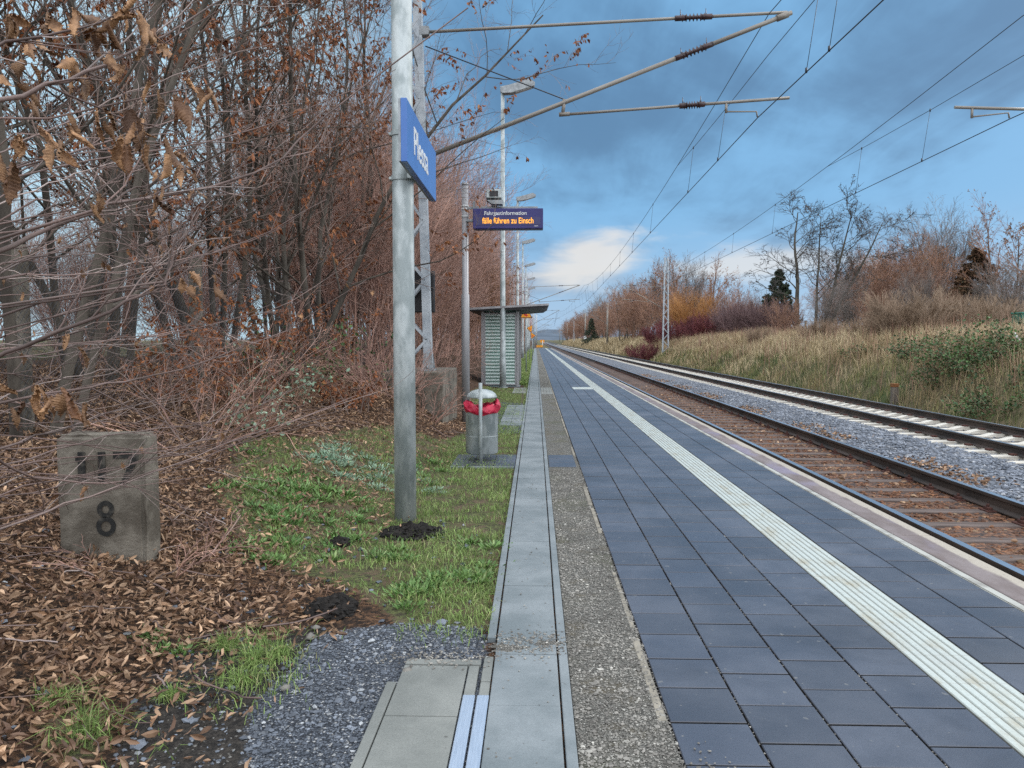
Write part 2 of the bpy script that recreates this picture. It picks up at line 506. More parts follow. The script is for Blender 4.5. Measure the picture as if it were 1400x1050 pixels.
# ---------------------------------------------------------------- mesh helpers
class MB:
    """collects shapes in a bmesh; build() links them as ONE mesh object"""

    def __init__(s):
        s.bm = bmesh.new()
        s.mi = 0

    def _done(s, faces, smooth=False):
        for f in faces:
            f.material_index = s.mi
            f.smooth = smooth

    def box(s, x0, x1, y0, y1, z0, z1, bev=0.0, mat=None, taper=None):
        r = bmesh.ops.create_cube(s.bm, size=1)
        vs = r['verts']
        for v in vs:
            t = v.co.copy()
            v.co = Vector((x0 + (t.x + .5) * (x1 - x0), y0 + (t.y + .5) * (y1 - y0), z0 + (t.z + .5) * (z1 - z0)))
            if taper and t.z > 0:
                v.co.x += ((x0 + x1) / 2 - v.co.x) * taper
                v.co.y += ((y0 + y1) / 2 - v.co.y) * taper
        fs = set(f for v in vs for f in v.link_faces)
        if bev > 0:
            es = set(e for v in vs for e in v.link_edges)
            rb = bmesh.ops.bevel(s.bm, geom=list(es), offset=bev, segments=2, affect='EDGES', profile=.5)
            vs = list({v for f in rb['faces'] for v in f.verts})
            fs = set(f for v in vs for f in v.link_faces)
        if mat is not None:
            bmesh.ops.transform(s.bm, matrix=mat, verts=list({v for f in fs for v in f.verts}))
        s._done(fs)
        return s

    def tube(s, pts, r, n=10, caps=True):
        pts = [Vector(p) for p in pts]
        rs = r if isinstance(r, (list, tuple)) else [r] * len(pts)
        t0 = (pts[1] - pts[0]).normalized()
        a = Vector((0, 0, 1)) if abs(t0.z) < .9 else Vector((1, 0, 0))
        nx = t0.cross(a).normalized()
        rings = []
        for i, p in enumerate(pts):
            if i == 0:
                t = t0
            elif i == len(pts) - 1:
                t = (pts[i] - pts[i - 1]).normalized()
            else:
                t = ((pts[i + 1] - pts[i]).normalized() + (pts[i] - pts[i - 1]).normalized()).normalized()
            nx = (nx - t * nx.dot(t)).normalized()
            ny = t.cross(nx)
            rings.append([s.bm.verts.new(p + (nx * math.cos(2 * PI * k / n) + ny * math.sin(2 * PI * k / n)) * rs[i]) for k in range(n)])
        fs = []
        for i in range(len(rings) - 1):
            for k in range(n):
                fs.append(s.bm.faces.new((rings[i][k], rings[i][(k + 1) % n], rings[i + 1][(k + 1) % n], rings[i + 1][k])))
        s._done(fs, True)
        if caps:
            s._done([s.bm.faces.new(rings[0][::-1]), s.bm.faces.new(rings[-1])])
        return s

    def lathe(s, prof, cx=0, cy=0, n=32, smooth=True):
        """prof: list of (radius, z)"""
        rings = []
        for r, z in prof:
            if r < 1e-6:
                rings.append([s.bm.verts.new((cx, cy, z))])
            else:
                rings.append([s.bm.verts.new((cx + r * math.cos(2 * PI * k / n), cy + r * math.sin(2 * PI * k / n), z)) for k in range(n)])
        fs = []
        for a, b in zip(rings, rings[1:]):
            for k in range(n):
                k2 = (k + 1) % n
                if len(a) == 1 and len(b) == 1:
                    continue
                if len(a) == 1:
                    fs.append(s.bm.faces.new((a[0], b[k2], b[k])))
                elif len(b) == 1:
                    fs.append(s.bm.faces.new((a[k], a[k2], b[0])))
                else:
                    fs.append(s.bm.faces.new((a[k], a[k2], b[k2], b[k])))
        s._done(fs, smooth)
        return s

    def prism(s, poly, axis, a, b):
        """poly of 2-D points extruded along axis ('x','y','z') from a to b"""
        def mk(p, t):
            return {'x': (t, p[0], p[1]), 'y': (p[0], t, p[1]), 'z': (p[0], p[1], t)}[axis]
        v0 = [s.bm.verts.new(mk(p, a)) for p in poly]
        v1 = [s.bm.verts.new(mk(p, b)) for p in poly]
        n = len(poly)
        fs = [s.bm.faces.new((v0[i], v0[(i + 1) % n], v1[(i + 1) % n], v1[i])) for i in range(n)]
        fs += [s.bm.faces.new(v0[::-1]), s.bm.faces.new(v1)]
        s._done(fs)
        return s

    def build(s, name, mats, parent=None, loc=None):
        bmesh.ops.recalc_face_normals(s.bm, faces=s.bm.faces[:])
        me = bpy.data.meshes.new(name)
        s.bm.to_mesh(me)
        s.bm.free()
        for m in (mats if isinstance(mats, (list, tuple)) else [mats]):
            me.materials.append(m)
        return link(name, me, parent, loc)


def link(name, me, parent=None, loc=None):
    o = bpy.data.objects.new(name, me)
    C.objects.link(o)
    if parent is not None:
        o.parent = parent
    if loc is not None:
        o.location = loc
    return o


def tag(o, label=None, cat=None, group=None, kind=None):
    if label:
        o['label'] = label
    if cat:
        o['category'] = cat
    if group:
        o['group'] = group
    if kind:
        o['kind'] = kind
    return o


def empty(name, loc, label, cat, group=None, rz=0):
    o = bpy.data.objects.new(name, None)
    C.objects.link(o)
    o.location = loc
    o.rotation_euler = (0, 0, rz)
    return tag(o, label, cat, group)


def kids(o):
    return [c for c in bpy.data.objects if c.parent is o]


def dup(root, loc, rz=0.0, sc=1.0, label=None, group=None):
    r = root.copy()
    C.objects.link(r)
    r.location = loc
    r.rotation_euler = (0, 0, rz)
    r.scale = (sc, sc, sc) if not isinstance(sc, tuple) else sc
    if label:
        r['label'] = label
    if group:
        r['group'] = group
    for ch in kids(root):
        c = ch.copy()
        C.objects.link(c)
        c.parent = r
        for gc in kids(ch):
            d = gc.copy()
            C.objects.link(d)
            d.parent = c
    return r


def np_mesh(name, verts, faces_list, mats, midx=None, smooth=False):
    """faces_list: list of int arrays (n,k)"""
    me = bpy.data.meshes.new(name)
    verts = np.asarray(verts, dtype=np.float32)
    me.vertices.add(len(verts))
    me.vertices.foreach_set('co', verts.ravel())
    faces_list = [f for f in faces_list if len(f)]
    nl = sum(f.size for f in faces_list)
    nf = sum(len(f) for f in faces_list)
    me.loops.add(nl)
    me.polygons.add(nf)
    me.loops.foreach_set('vertex_index', np.concatenate([f.ravel() for f in faces_list]).astype(np.int32))
    tot = np.concatenate([np.full(len(f), f.shape[1]) for f in faces_list])
    start = np.concatenate([[0], np.cumsum(tot)[:-1]]).astype(np.int32)
    me.polygons.foreach_set('loop_start', start)
    if midx is not None:
        me.polygons.foreach_set('material_index', np.asarray(midx, dtype=np.int32))
    me.polygons.foreach_set('use_smooth', np.full(nf, smooth))
    me.update(calc_edges=True)
    me.validate()
    for m in (mats if isinstance(mats, (list, tuple)) else [mats]):
        me.materials.append(m)
    return me


def norm(a):
    return a / np.maximum(np.linalg.norm(a, axis=-1, keepdims=True), 1e-9)


class Geo:
    """numpy collector"""

    def __init__(s):
        s.v, s.f, s.n = [], {}, 0

    def add(s, verts, faces):
        s.v.append(verts.reshape(-1, 3))
        s.f.setdefault(faces.shape[1], []).append(faces + s.n)
        s.n += verts.reshape(-1, 3).shape[0]

    def tubes(s, pts, rad, k=3):
        N, S, _ = pts.shape
        t = np.empty_like(pts)
        t[:, 1:-1] = pts[:, 2:] - pts[:, :-2]
        t[:, 0] = pts[:, 1] - pts[:, 0]
        t[:, -1] = pts[:, -1] - pts[:, -2]
        t = norm(t)
        ref = np.where(np.abs(t[:, :1, 2:3]) > .8, np.array([[[1., .13, 0]]]), np.array([[[.1, .1, 1.]]]))
        ref = np.repeat(ref, S, 1)
        a = norm(np.cross(t, ref))
        b = np.cross(t, a)
        ang = np.arange(k) * 2 * PI / k
        ring = pts[:, :, None] + rad[:, :, None, None] * (a[:, :, None] * np.cos(ang)[None, None, :, None] + b[:, :, None] * np.sin(ang)[None, None, :, None])
        idx = np.arange(N * S * k).reshape(N, S, k)
        nx = np.roll(idx, -1, axis=2)
        q = np.stack([idx[:, :-1], nx[:, :-1], nx[:, 1:], idx[:, 1:]], -1).reshape(-1, 4)
        s.add(ring, q)

    def leaves(s, rng, pos, L, Wd, dirs, fold=.35, curl=.5):
        """folded, bent leaves: 3 stations x 3 verts"""
        N = len(pos)
        L = np.broadcast_to(L, (N,))[:, None]
        Wd = np.broadcast_to(Wd, (N,))[:, None]
        d = norm(dirs)
        ref = norm(rng.normal(size=(N, 3)))
        a = norm(np.cross(d, ref))
        nrm = np.cross(d, a)
        cu = (rng.random((N, 1)) * .6 + .4) * curl * np.sign(rng.random((N, 1)) - .3)
        st = []
        for tq, w, bend in ((0, .12, 0), (.35, 1, .10), (.72, .8, .42), (1, .05, 1.0)):
            c = pos + d * L * (tq - .18 * bend * abs(cu)) + nrm * L * cu * bend * .6
            st += [c - a * Wd * w * .5 + nrm * Wd * w * fold * .5, c, c + a * Wd * w * .5 + nrm * Wd * w * fold * .5]
        V = np.stack(st, 1)
        base = (np.arange(N) * 12)[:, None]
        q = []
        for i in range(3):
            for j in range(2):
                k0 = i * 3 + j
                q.append(base + np.array([[k0, k0 + 1, k0 + 4, k0 + 3]]))
        s.add(V, np.concatenate(q, 0))

    def quick_leaves(s, rng, pos, L, Wd, dirs):
        """small rhombic leaves for distance"""
        N = len(pos)
        L = np.broadcast_to(L, (N,))[:, None]
        Wd = np.broadcast_to(Wd, (N,))[:, None]
        d = norm(dirs)
        a = norm(np.cross(d, rng.normal(size=(N, 3))))
        nrm = np.cross(d, a)
        V = np.stack([pos, pos + d * L * .5 + a * Wd * .5, pos + d * L + nrm * L * .15, pos + d * L * .5 - a * Wd * .5], 1)
        s.add(V, (np.arange(N) * 4)[:, None] + np.arange(4)[None])

    def blades(s, rng, base, Hh, Wd, lean=.4):
        N = len(base)
        Hh = np.broadcast_to(Hh, (N,))[:, None]
        Wd = np.broadcast_to(Wd, (N,))[:, None]
        az = rng.random((N, 1)) * 2 * PI
        ln = np.abs(rng.normal(size=(N, 1))) * lean
        dv = np.concatenate([np.cos(az), np.sin(az), np.zeros_like(az)], 1)
        az2 = rng.random((N, 1)) * 2 * PI
        a = np.concatenate([np.cos(az2), np.sin(az2), np.zeros_like(az2)], 1)
        up = np.array([[0, 0, 1.]])
        m = base + up * Hh * .6 + dv * Hh * ln * .35
        t = base + up * Hh * (1 - .25 * np.minimum(ln, 1.6)) + dv * Hh * ln
        V = np.stack([base - a * Wd * .5, base + a * Wd * .5, m + a * Wd * .38, m - a * Wd * .38, t], 1)
        b = (np.arange(N) * 5)[:, None]
        s.add(V, np.concatenate([b + np.array([[0, 1, 2, 3]])], 0))
        s.f.setdefault(3, []).append(b + np.array([[3, 2, 4]]) + s.n - N * 5)

    def stones(s, rng, pos, size):
        N = len(pos)
        base = np.array([[1, 0, 0], [-1, 0, 0], [0, 1, 0], [0, -1, 0], [0, 0, 1], [0, 0, -1],
                         [.62, .62, .5], [-.62, .62, .5], [.62, -.62, .5], [-.62, -.62, .5]], float)
        jit = base[None] * (1 + rng.normal(size=(N, 10, 1)) * .22)
        sc = size[:, None, None] * (np.array([1, 1, .75])[None, None] * (1 + rng.normal(size=(N, 1, 3)) * .22))
        az = rng.random(N) * 2 * PI
        V = jit * sc
        c, sn = np.cos(az)[:, None], np.sin(az)[:, None]
        V = np.stack([V[..., 0] * c - V[..., 1] * sn, V[..., 0] * sn + V[..., 1] * c, V[..., 2]], -1) + pos[:, None]
        tri = np.array([[4, 6, 7], [4, 7, 9], [4, 9, 8], [4, 8, 6], [0, 2, 6], [2, 7, 6], [2, 1, 7], [1, 9, 7], [1, 3, 9], [3, 8, 9], [3, 0, 8], [0, 6, 8],
                        [0, 5, 2], [2, 5, 1], [1, 5, 3], [3, 5, 0]])
        s.add(V, ((np.arange(N) * 10)[:, None, None] + tri[None]).reshape(-1, 3))

    def mesh(s, name, mats, smooth=False):
        return np_mesh(name, np.concatenate(s.v), [np.concatenate(f) for f in s.f.values()], mats, smooth=smooth)


def text_obj(name, body, size, m, parent, loc, rot, extrude=.003, align='CENTER', bold=0.0, xs=1.0):
    cu = bpy.data.curves.new(name, 'FONT')
    cu.body = body
    cu.size = size
    cu.extrude = extrude
    cu.align_x = align
    cu.align_y = 'CENTER'
    cu.offset = bold
    t = bpy.data.objects.new('tmp', cu)
    C.objects.link(t)
    dg = bpy.context.evaluated_depsgraph_get()
    me = bpy.data.meshes.new_from_object(t.evaluated_get(dg))
    bpy.data.objects.remove(t)
    me.name = name
    me.materials.clear()
    me.materials.append(m)
    o = link(name, me, parent, loc)
    o.rotation_euler = rot
    o.scale = (xs, 1, 1)
    return o


# ---------------------------------------------------------------- terrain
def vnoise(x, y, sc, seed=0):
    rs = np.random.RandomState(seed)
    out = np.zeros_like(x, dtype=float)
    for k in range(6):
        a = rs.rand() * 2 * PI
        fr = sc * (1.0 + k * .55)
        out += np.sin((x * math.cos(a) + y * math.sin(a)) * fr + rs.rand() * 9) / (1 + k * .5)
    return out / 3.2


def cx(y):
    """sideways bend of the line far away"""
    return np.where(np.asarray(y) > 150, 1.15e-5 * (np.asarray(y) - 150.0) ** 2, 0.0)


def sstep(a, b, x):
    t = np.clip((x - a) / (b - a), 0, 1)
    return t * t * (3 - 2 * t)


def zground(x, y):
    x = np.asarray(x, float)
    y = np.asarray(y, float)
    x, y = np.broadcast_arrays(x, y)
    xr = x - cx(y)
    edge = -1.45 - .25 * np.sin(y * .5)
    sl = np.maximum(0, edge - xr)
    amp = .83 + .62 * sstep(5.0, 10.0, y)
    z = -.014 + amp * (1 - np.exp(-sl / 3.2 * .95))
    z = z + np.where(sl > 0, vnoise(x, y, 3.1, 3) * .028 * np.minimum(1, sl * 1.5), 0)
    z = z + np.where(xr < -.3, vnoise(x, y, 9, 5) * .006, 0)
    z = z + .36 * np.exp(-((x + 2.35) / .75) ** 2 - ((y - 12.3) / 1.7) ** 2)
    prof_x = np.array([.50, .60, 2.6, 11.2, 11.9, 12.9, 14.5, 17, 20, 30, 60])
    prof_z = np.array([-.014, -.6, -.85, -.85, -.45, .45, 1.05, 1.45, 1.6, 1.7, 1.9])
    zr = np.interp(xr, prof_x, prof_z) + np.where(xr > 11.5, vnoise(x, y, .9, 8) * .10, 0)
    far = sstep(150, 185, y)            # past the end of the platform
    zr = np.where((xr > .5) & (xr < 3.4), zr * (1 - far) + (-.30) * far, zr)
    z = np.where(xr > .5, zr, z)
    return z


def inpoly(px, py, poly):
    ins = np.zeros(px.shape, bool)
    n = len(poly)
    for i in range(n):
        x0, y0 = poly[i]
        x1, y1 = poly[(i + 1) % n]
        c = ((y0 > py) != (y1 > py)) & (px < (x1 - x0) * (py - y0) / (y1 - y0 + 1e-12) + x0)
        ins ^= c
    return ins


def gxy(px, py, z=0.0):
    v = CM @ Vector(((px - 700) / F_PX, (525 - py) / F_PX, -1))
    t = (z - H) / v.z
    return (v.x * t, v.y * t)


GRASS = [gxy(*p) for p in ((300, 720), (330, 665), (430, 645), (540, 615), (600, 608), (640, 590), (640, 545), (668, 530), (714, 532), (706, 612), (719, 585), (735, 500), (737, 480), (716, 480), (716, 545), (702, 640), (684, 780), (672, 862), (560, 862), (500, 812), (430, 785), (330, 765))]
GRASS2 = [gxy(*p) for p in ((265, 905), (300, 865), (370, 870), (400, 905), (360, 945), (300, 950))]
GRASS3 = [gxy(*p) for p in ((60, 990), (110, 955), (170, 985), (160, 1030), (70, 1030))]
GRAVEL = [gxy(*p) for p in ((330, 1120), (345, 960), (405, 895), (440, 862), (540, 848), (668, 852), (660, 1120))]
GRAVELB = [gxy(*p) for p in ((660, 590), (680, 548), (726, 552), (718, 592))]
DIRT = [gxy(*p) for p in ((120, 1100), (190, 950), (230, 890), (330, 880), (420, 850), (470, 870), (350, 1000), (330, 1100))]

xs = np.concatenate([-np.geomspace(14, 4000, 26)[::-1], np.arange(-13, -6, .5), np.arange(-6, .46, .055), [.5, .53, .60, 1.2, 2, 2.6, 3.4, 5, 8, 11.2], np.arange(11.6, 22, .4), np.geomspace(22, 4000, 34)])
ys = np.concatenate([[-60, -20, -8, -3, -1, 0], np.arange(.5, 15, .065), np.arange(15, 40, .4), np.arange(40, 200, 2.5), np.geomspace(205, 6000, 40)])
GX, GY = np.meshgrid(xs, ys)
GZ = zground(GX, GY)
# small molehill bumps are objects of their own; here only the sheet
nv = GX.size
ids = np.arange(nv).reshape(GX.shape)
quads = np.stack([ids[:-1, :-1], ids[:-1, 1:], ids[1:, 1:], ids[1:, :-1]], -1).reshape(-1, 4)
me = np_mesh('ground', np.stack([GX.ravel(), GY.ravel(), GZ.ravel()], 1), [quads], M['ground'], smooth=True)
mask = np.zeros((nv, 3), np.float32)
fx, fy = GX.ravel(), GY.ravel()


def blur(m):
    m = m.reshape(GX.shape).astype(float)
    for _ in range(7):
        q = m.copy()
        q[1:-1, 1:-1] = (m[1:-1, 1:-1] * 2 + m[:-2, 1:-1] + m[2:, 1:-1] + m[1:-1, :-2] + m[1:-1, 2:]) / 6
        m = q
    return m.ravel()


mask[:, 0] = blur(inpoly(fx, fy, GRASS) | inpoly(fx, fy, GRASS2) | inpoly(fx, fy, GRASS3) | ((fx > -1.1) & (fx < -.2) & (fy > 26)))
mask[:, 1] = blur(inpoly(fx, fy, GRAVEL) | inpoly(fx, fy, GRAVELB))
mask[:, 2] = blur(inpoly(fx, fy, DIRT))
a = me.attributes.new('mask', 'FLOAT_VECTOR', 'POINT')
a.data.foreach_set('vector', mask.ravel())
dry = np.where((fx > 11) | (fx < -7.5) | ((fy > 160) & (fx > .5)), 1.0, 0.0).astype(np.float32)
a = me.attributes.new('dry', 'FLOAT', 'POINT')
a.data.foreach_set('value', dry)
tag(link('ground', me), kind='structure')

# hills far ahead
g_ = []
hx = np.linspace(-900, 1100, 90)
hz = 22 + 16 * np.sin(hx * .0042 + 1.0) + 8 * np.sin(hx * .013) + 3 * np.sin(hx * .05)
hz = np.maximum(hz, 4)
hv, hf = [], []
for i, d in enumerate(np.linspace(2300, 3600, 10)):
    k = math.sin(PI * i / 9)
    hv.append(np.stack([hx, np.full(90, d) + 40 * np.sin(hx * .01 + i), hz * k - 2], 1))
hv = np.concatenate(hv)
hi_ = np.arange(900).reshape(10, 90)
hf = np.stack([hi_[:-1, :-1], hi_[:-1, 1:], hi_[1:, 1:], hi_[1:, :-1]], -1).reshape(-1, 4)
tag(link('hills', np_mesh('hills', hv, [hf], M['hill'], smooth=True)), kind='structure')

# ---------------------------------------------------------------- platform
PX = [.53, .838, 1.147, 1.456, 1.764]       # column borders left of the tactile strip
PX2 = [2.075, 2.383, 2.70]
PITCH_Y = .306
Y_END = 146.0
y_ref = gxy(880, 900)[1]                      # a joint of the first column


def paver_geo():
    G = Geo()
    V, F = [], []
    cols = [(PX[i], PX[i + 1], i % 2) for i in range(4)] + [(PX2[i], PX2[i + 1], i % 2) for i in range(2)]
    rr = np.random.RandomState(4)
    for (x0, x1, off) in cols:
        n0 = -12
        k = np.arange(n0, int((Y_END - y_ref) / PITCH_Y))
        y0 = y_ref + (k + .5 * off) * PITCH_Y
        y1 = y0 + PITCH_Y
        gp, gy, bv = .0042, .0060, .0030
        dz = rr.normal(size=len(k)) * .0009
        a0, a1 = x0 + gp, x1 - gp
        b0, b1 = y0 + gy, y1 - gy
        one = np.ones(len(k))
        lowc = [(a0 * one, b0), (a1 * one, b0), (a1 * one, b1), (a0 * one, b1)]
        topc = [((a0 + bv) * one, b0 + bv), ((a1 - bv) * one, b0 + bv), ((a1 - bv) * one, b1 - bv), ((a0 + bv) * one, b1 - bv)]
        vv = [np.stack([x, y, -.04 * one], 1) for x, y in lowc] + [np.stack([x, y, -.003 + dz], 1) for x, y in lowc] + [np.stack([x, y, dz], 1) for x, y in topc]
        Vc = np.stack(vv, 1)
        f = np.array([[8, 9, 10, 11]] + [[4 + i, 4 + (i + 1) % 4, 8 + (i + 1) % 4, 8 + i] for i in range(4)] + [[i, (i + 1) % 4, 4 + (i + 1) % 4, 4 + i] for i in range(4)])
        G.add(Vc, ((np.arange(len(k)) * 12)[:, None, None] + f[None]).reshape(-1, 4))
    me = G.mesh('platform_paving', [M['paver'], M['joint']])
    me.polygons.foreach_set('material_index', np.tile([0] * 5 + [1] * 4, len(me.polygons) // 9).astype(np.int32))
    return me


tag(link('platform_paving', paver_geo()), kind='structure')
b = MB()
b.box(.535, 2.70, -3, Y_END, -.55, -.024)
tag(b.build('platform_bed', M['joint']), kind='structure')

# tactile guidance strip: ribbed white tiles
b = MB()
x0, x1 = 1.768, 2.071
nr = 7
pitch = (x1 - x0) / nr
poly = [(x0, -.03), (x0, -.002)]
for i in range(nr):
    xa = x0 + i * pitch
    poly += [(xa + .004, .003), (xa + pitch - .011, .003), (xa + pitch - .008, -.003), (xa + pitch - .001, -.003)]
poly += [(x1, -.002), (x1, -.03)]
b.prism(poly, 'y', -3, Y_END)
b.box(1.16, 1.764, 23.7, 24.75, -.02, .004, .002)
tag(b.build('tactile_strip', M['strip']), kind='structure')

# platform edge: pale line, worn edge stones, face down to the ballast
b = MB()
b.box(2.706, 2.712, -3, Y_END, -.1, -.004)
b.box(2.714, 2.758, -3, Y_END, -.1, .001)
b.box(2.760, 2.776, -3, Y_END, -.1, -.006)
tag(b.build('platform_edge_line', pmat('edge_line', (.40, .40, .36), (.25, .24, .215), 6, 8, .7, coord='Object', lo=.42, hi=.66)), kind='structure')
b = MB()
yy = -3.0
while yy < Y_END - .5:
    b.box(2.778, 3.05, yy + .003, yy + 1.497, -.62, -.002, .008)
    yy += 1.5
tag(b.build('platform_edge', M['edge']), kind='structure')

# ---------------------------------------------------------------- concrete path (cable duct covers) and its side strips
b = MB()
rr = random.Random(5)
yy = 3.09 - .52 * 9
while yy < 147:
    dz = rr.uniform(-.003, .003)
    b.box(-.188, .104, yy + .002, yy + .518, -.10, .008 + dz, .004)
    yy += .52
yy = -2.2
while yy < 147:
    L = 1.0
    if not (yy < 3.59):
        b.box(-.238, -.197, yy + .002, yy + L - .002, -.18, .012 + rr.uniform(-.003, .003), .004)
    b.box(.112, .154, yy + .102, yy + L + .098, -.18, .012 + rr.uniform(-.003, .003), .004)
    yy += L
tag(b.build('concrete_path', M['slab']), kind='structure')

b = MB()   # the wider slab field at the lower left
for (ya, yb) in ((3.0, 3.48), (2.5, 2.996), (2.0, 2.496), (1.5, 1.996)):
    b.box(-.601, -.309, ya, yb - .002, -.10, .006, .004)
yy = 3.02
for (ya, yb) in ((2.45, 3.3), (1.4, 2.445)):
    b.box(-.648, -.606, ya, yb, -.16, .008, .004)
b.box(-.60, -.25, 3.49, 3.545, -.16, .008, .004)
b.box(-.302, -.256, 3.19, 3.485, -.12, .003, .003)
b.box(-.238, -.195, 3.32, 3.585, -.16, .006, .004)
b.box(-.238, -.195, 3.19, 3.316, -.16, .004, .004)
tag(b.build('slab_paving', M['slabwarm']), kind='structure')

mcov = pmat('brushed_metal', (.42, .50, .60), (.52, .60, .70), 60, 4, .38, .55, stretch=(6, .15, 1))
for i, (xa, xb, lab) in enumerate(((-.303, -.252, 'pale metal cover plate set beside the wide lower-left slabs'), (-.243, -.193, 'pale metal cover plate bordering the long concrete path slabs'))):
    b = MB()
    b.box(xa, xb, 1.4, 3.186, -.03, .006, .003)
    tag(b.build('cover_plate', mcov), lab, 'cover plate', 'metal cover plates by the path')

b = MB()
b.box(.158, .527, -3, 147, -.2, -.008)
tag(b.build('gravel_strip', M['gravel']), kind='structure')
b = MB()   # thin pale kerb along the paving, half buried
yy = -1.0
while yy < 146:
    if rr.random() < .45 or yy > 11:
        b.box(.492 + rr.uniform(-.004, .01), .525, yy + .01, yy + rr.uniform(.85, .99), -.1, -.002 if yy > 5 else -.006, .004)
    yy += 1.0
tag(b.build('kerb', pmat('kerb_cream', (.17, .155, .125), (.30, .27, .215), 9, 7, .9)), kind='structure')
b = MB()   # cross strips in the gravel
for i in range(3):
    b.box(.165, .49, 9.15 + i * .32, 9.455 + i * .32, -.05, -.001, .004)
tag(b.build('cross_pavers', M['paver']), kind='structure')
b = MB()
for i in range(4):
    for j in range(6):
        b.box(.165 + i * .082, .243 + i * .082, 21.6 + j * .5, 22.09 + j * .5, -.05, -.001, .003)
        if j < 5:
            b.box(-.66 + i * .1, -.565 + i * .1, 21.9 + j * .5, 22.39 + j * .5, -.05, .006, .003)
tag(b.build('crossing_bricks', M['slabwarm']), kind='structure')

# ---------------------------------------------------------------- ballast and tracks
ysb = np.concatenate([np.arange(-3, 60, .35), np.geomspace(60, 1500, 80)])
bxp = np.array([3.051, 3.2, 3.6, 4.3, 5.1, 5.45, 5.8, 6.3, 6.8, 7.2, 7.6, 8.2, 8.6, 9.2, 9.8, 10.2, 10.6, 11.0, 11.5, 11.9])
bzp = np.array([-.43, -.41, -.385, -.39, -.385, -.36, -.34, -.32, -.33, -.375, -.42, -.43, -.43, -.43, -.42, -.42, -.50, -.64, -.80, -.95])
BX, BY = np.meshgrid(bxp, ysb)
BZ = np.broadcast_to(bzp, BX.shape) + vnoise(BX, BY, 4.0, 2) * .012
BXs = BX + cx(BY)
ib = np.arange(BX.size).reshape(BX.shape)
qb = np.stack([ib[:-1, :-1], ib[:-1, 1:], ib[1:, 1:], ib[1:, :-1]], -1).reshape(-1, 4)
tag(link('ballast', np_mesh('ballast', np.stack([BXs.ravel(), BY.ravel(), BZ.ravel()], 1), [qb], M['ballast'], smooth=True)), kind='structure')

RAIL_Z = -.20


def rail_mesh(xc):
    prof = [(-.036, 0), (.036, 0), (.037, -.012), (.034, -.038), (.012, -.050), (.009, -.125), (.065, -.150), (.066, -.160),
            (-.066, -.160), (-.065, -.150), (-.009, -.125), (-.012, -.050), (-.034, -.038), (-.037, -.012)]
    yv = np.concatenate([np.arange(-3, 150, 9), np.geomspace(150, 1400, 60)])
    n = len(prof)
    V = np.zeros((len(yv), n, 3))
    for j, (px, pz) in enumerate(prof):
        V[:, j, 0] = xc + px + cx(yv)
        V[:, j, 1] = yv
        V[:, j, 2] = RAIL_Z + pz
    idx = np.arange(V.shape[0] * n).reshape(V.shape[0], n)
    nx = np.roll(idx, -1, 1)
    q = np.stack([idx[:-1], idx[1:], nx[1:], nx[:-1]], -1)
    mi = np.ones(q.shape[:2], int)
    mi[:, 0] = 0
    return np_mesh('rail', V.reshape(-1, 3), [q.reshape(-1, 4)], [M['railtop'], M['railside']], mi.ravel())


def sleeper_brown():
    b = MB()
    b.box(-1.22, 1.22, -.095, .095, -.16, -.003, .012)
    b.mi = 1
    for s in (-.755, .755):
        b.box(s - .16, s + .16, -.09, .09, -.004, .012, .004)
        for t in (-.105, .105):
            b.box(s + t - .025, s + t + .025, -.055, .055, .010, .045, .008)
            b.tube([(s + t, 0, .04), (s + t, 0, .075)], .016, 6)
    return b.build('sleeper', [M['sleeper'], M['clip']])


def sleeper_concrete():
    b = MB()
    poly = [(-1.3, -.20), (-1.3, -.03), (-1.24, -.004), (-.55, .0), (-.38, -.045), (.38, -.045), (.55, 0), (1.24, -.004), (1.3, -.03), (1.3, -.20)]
    v = {}
    for s, w in ((-1, 1), (1, 1)):
        v[s] = []
        for (x, z) in poly:
            yw = .145 if z < -.1 else .105
            v[s].append(b.bm.verts.new((x, s * yw, z)))
    n = len(poly)
    for i in range(n):
        b.bm.faces.new((v[-1][i], v[-1][(i + 1) % n], v[1][(i + 1) % n], v[1][i]))
    b.bm.faces.new(v[-1])
    b.bm.faces.new(v[1][::-1])
    b.mi = 1
    for s in (-.78, .78):
        for t in (-.115, .115):
            b.box(s + t - .05, s + t + .05, -.06, .06, -.002, .03, .01)
    return b.build('sleeper', [M['sleeperw'], M['clip']])


def track(xl, xr, maker, zt, pitch, y0, label):
    t = empty('railway_track', ((xl + xr) / 2, 0, 0), label, 'railway track', 'railway tracks beside the platform')
    xm = (xl + xr) / 2
    for x in (xl, xr):
        link('rail', rail_mesh(x - xm), t)
    s0 = maker()
    s0.parent = t
    s0.location = (0, y0, zt)
    rq = random.Random(2)
    for i in range(1, 100):
        s = s0.copy()
        C.objects.link(s)
        s.parent = t
        s.location = (rq.uniform(-.02, .02), y0 + i * pitch, zt + rq.uniform(-.004, .004))
        s.rotation_euler = (0, 0, rq.uniform(-.012, .012))
    # the far sleepers, one mesh
    b = MB()
    yy = y0 + 100 * pitch
    while yy < 330:
        b.box(-1.25 + float(cx(yy)), 1.25 + float(cx(yy)), yy - .11, yy + .11, zt - .1, zt - .002)
        yy += pitch
    o = b.build('sleepers', s0.data.materials[0], t)
    o['kind'] = 'stuff'
    return t


RX = (3.57, 5.08, 7.79, 9.37)
track(RX[0], RX[1], sleeper_brown, -.372, .62, 3.0, 'nearer railway track on brown sleepers with polished rails, right below the platform edge')
track(RX[2], RX[3], sleeper_concrete, -.360, .61, 9.0, 'farther railway track on pale concrete sleepers, along the grassy bank')

# loose ballast stones, gravel
rng = np.random.default_rng(11)


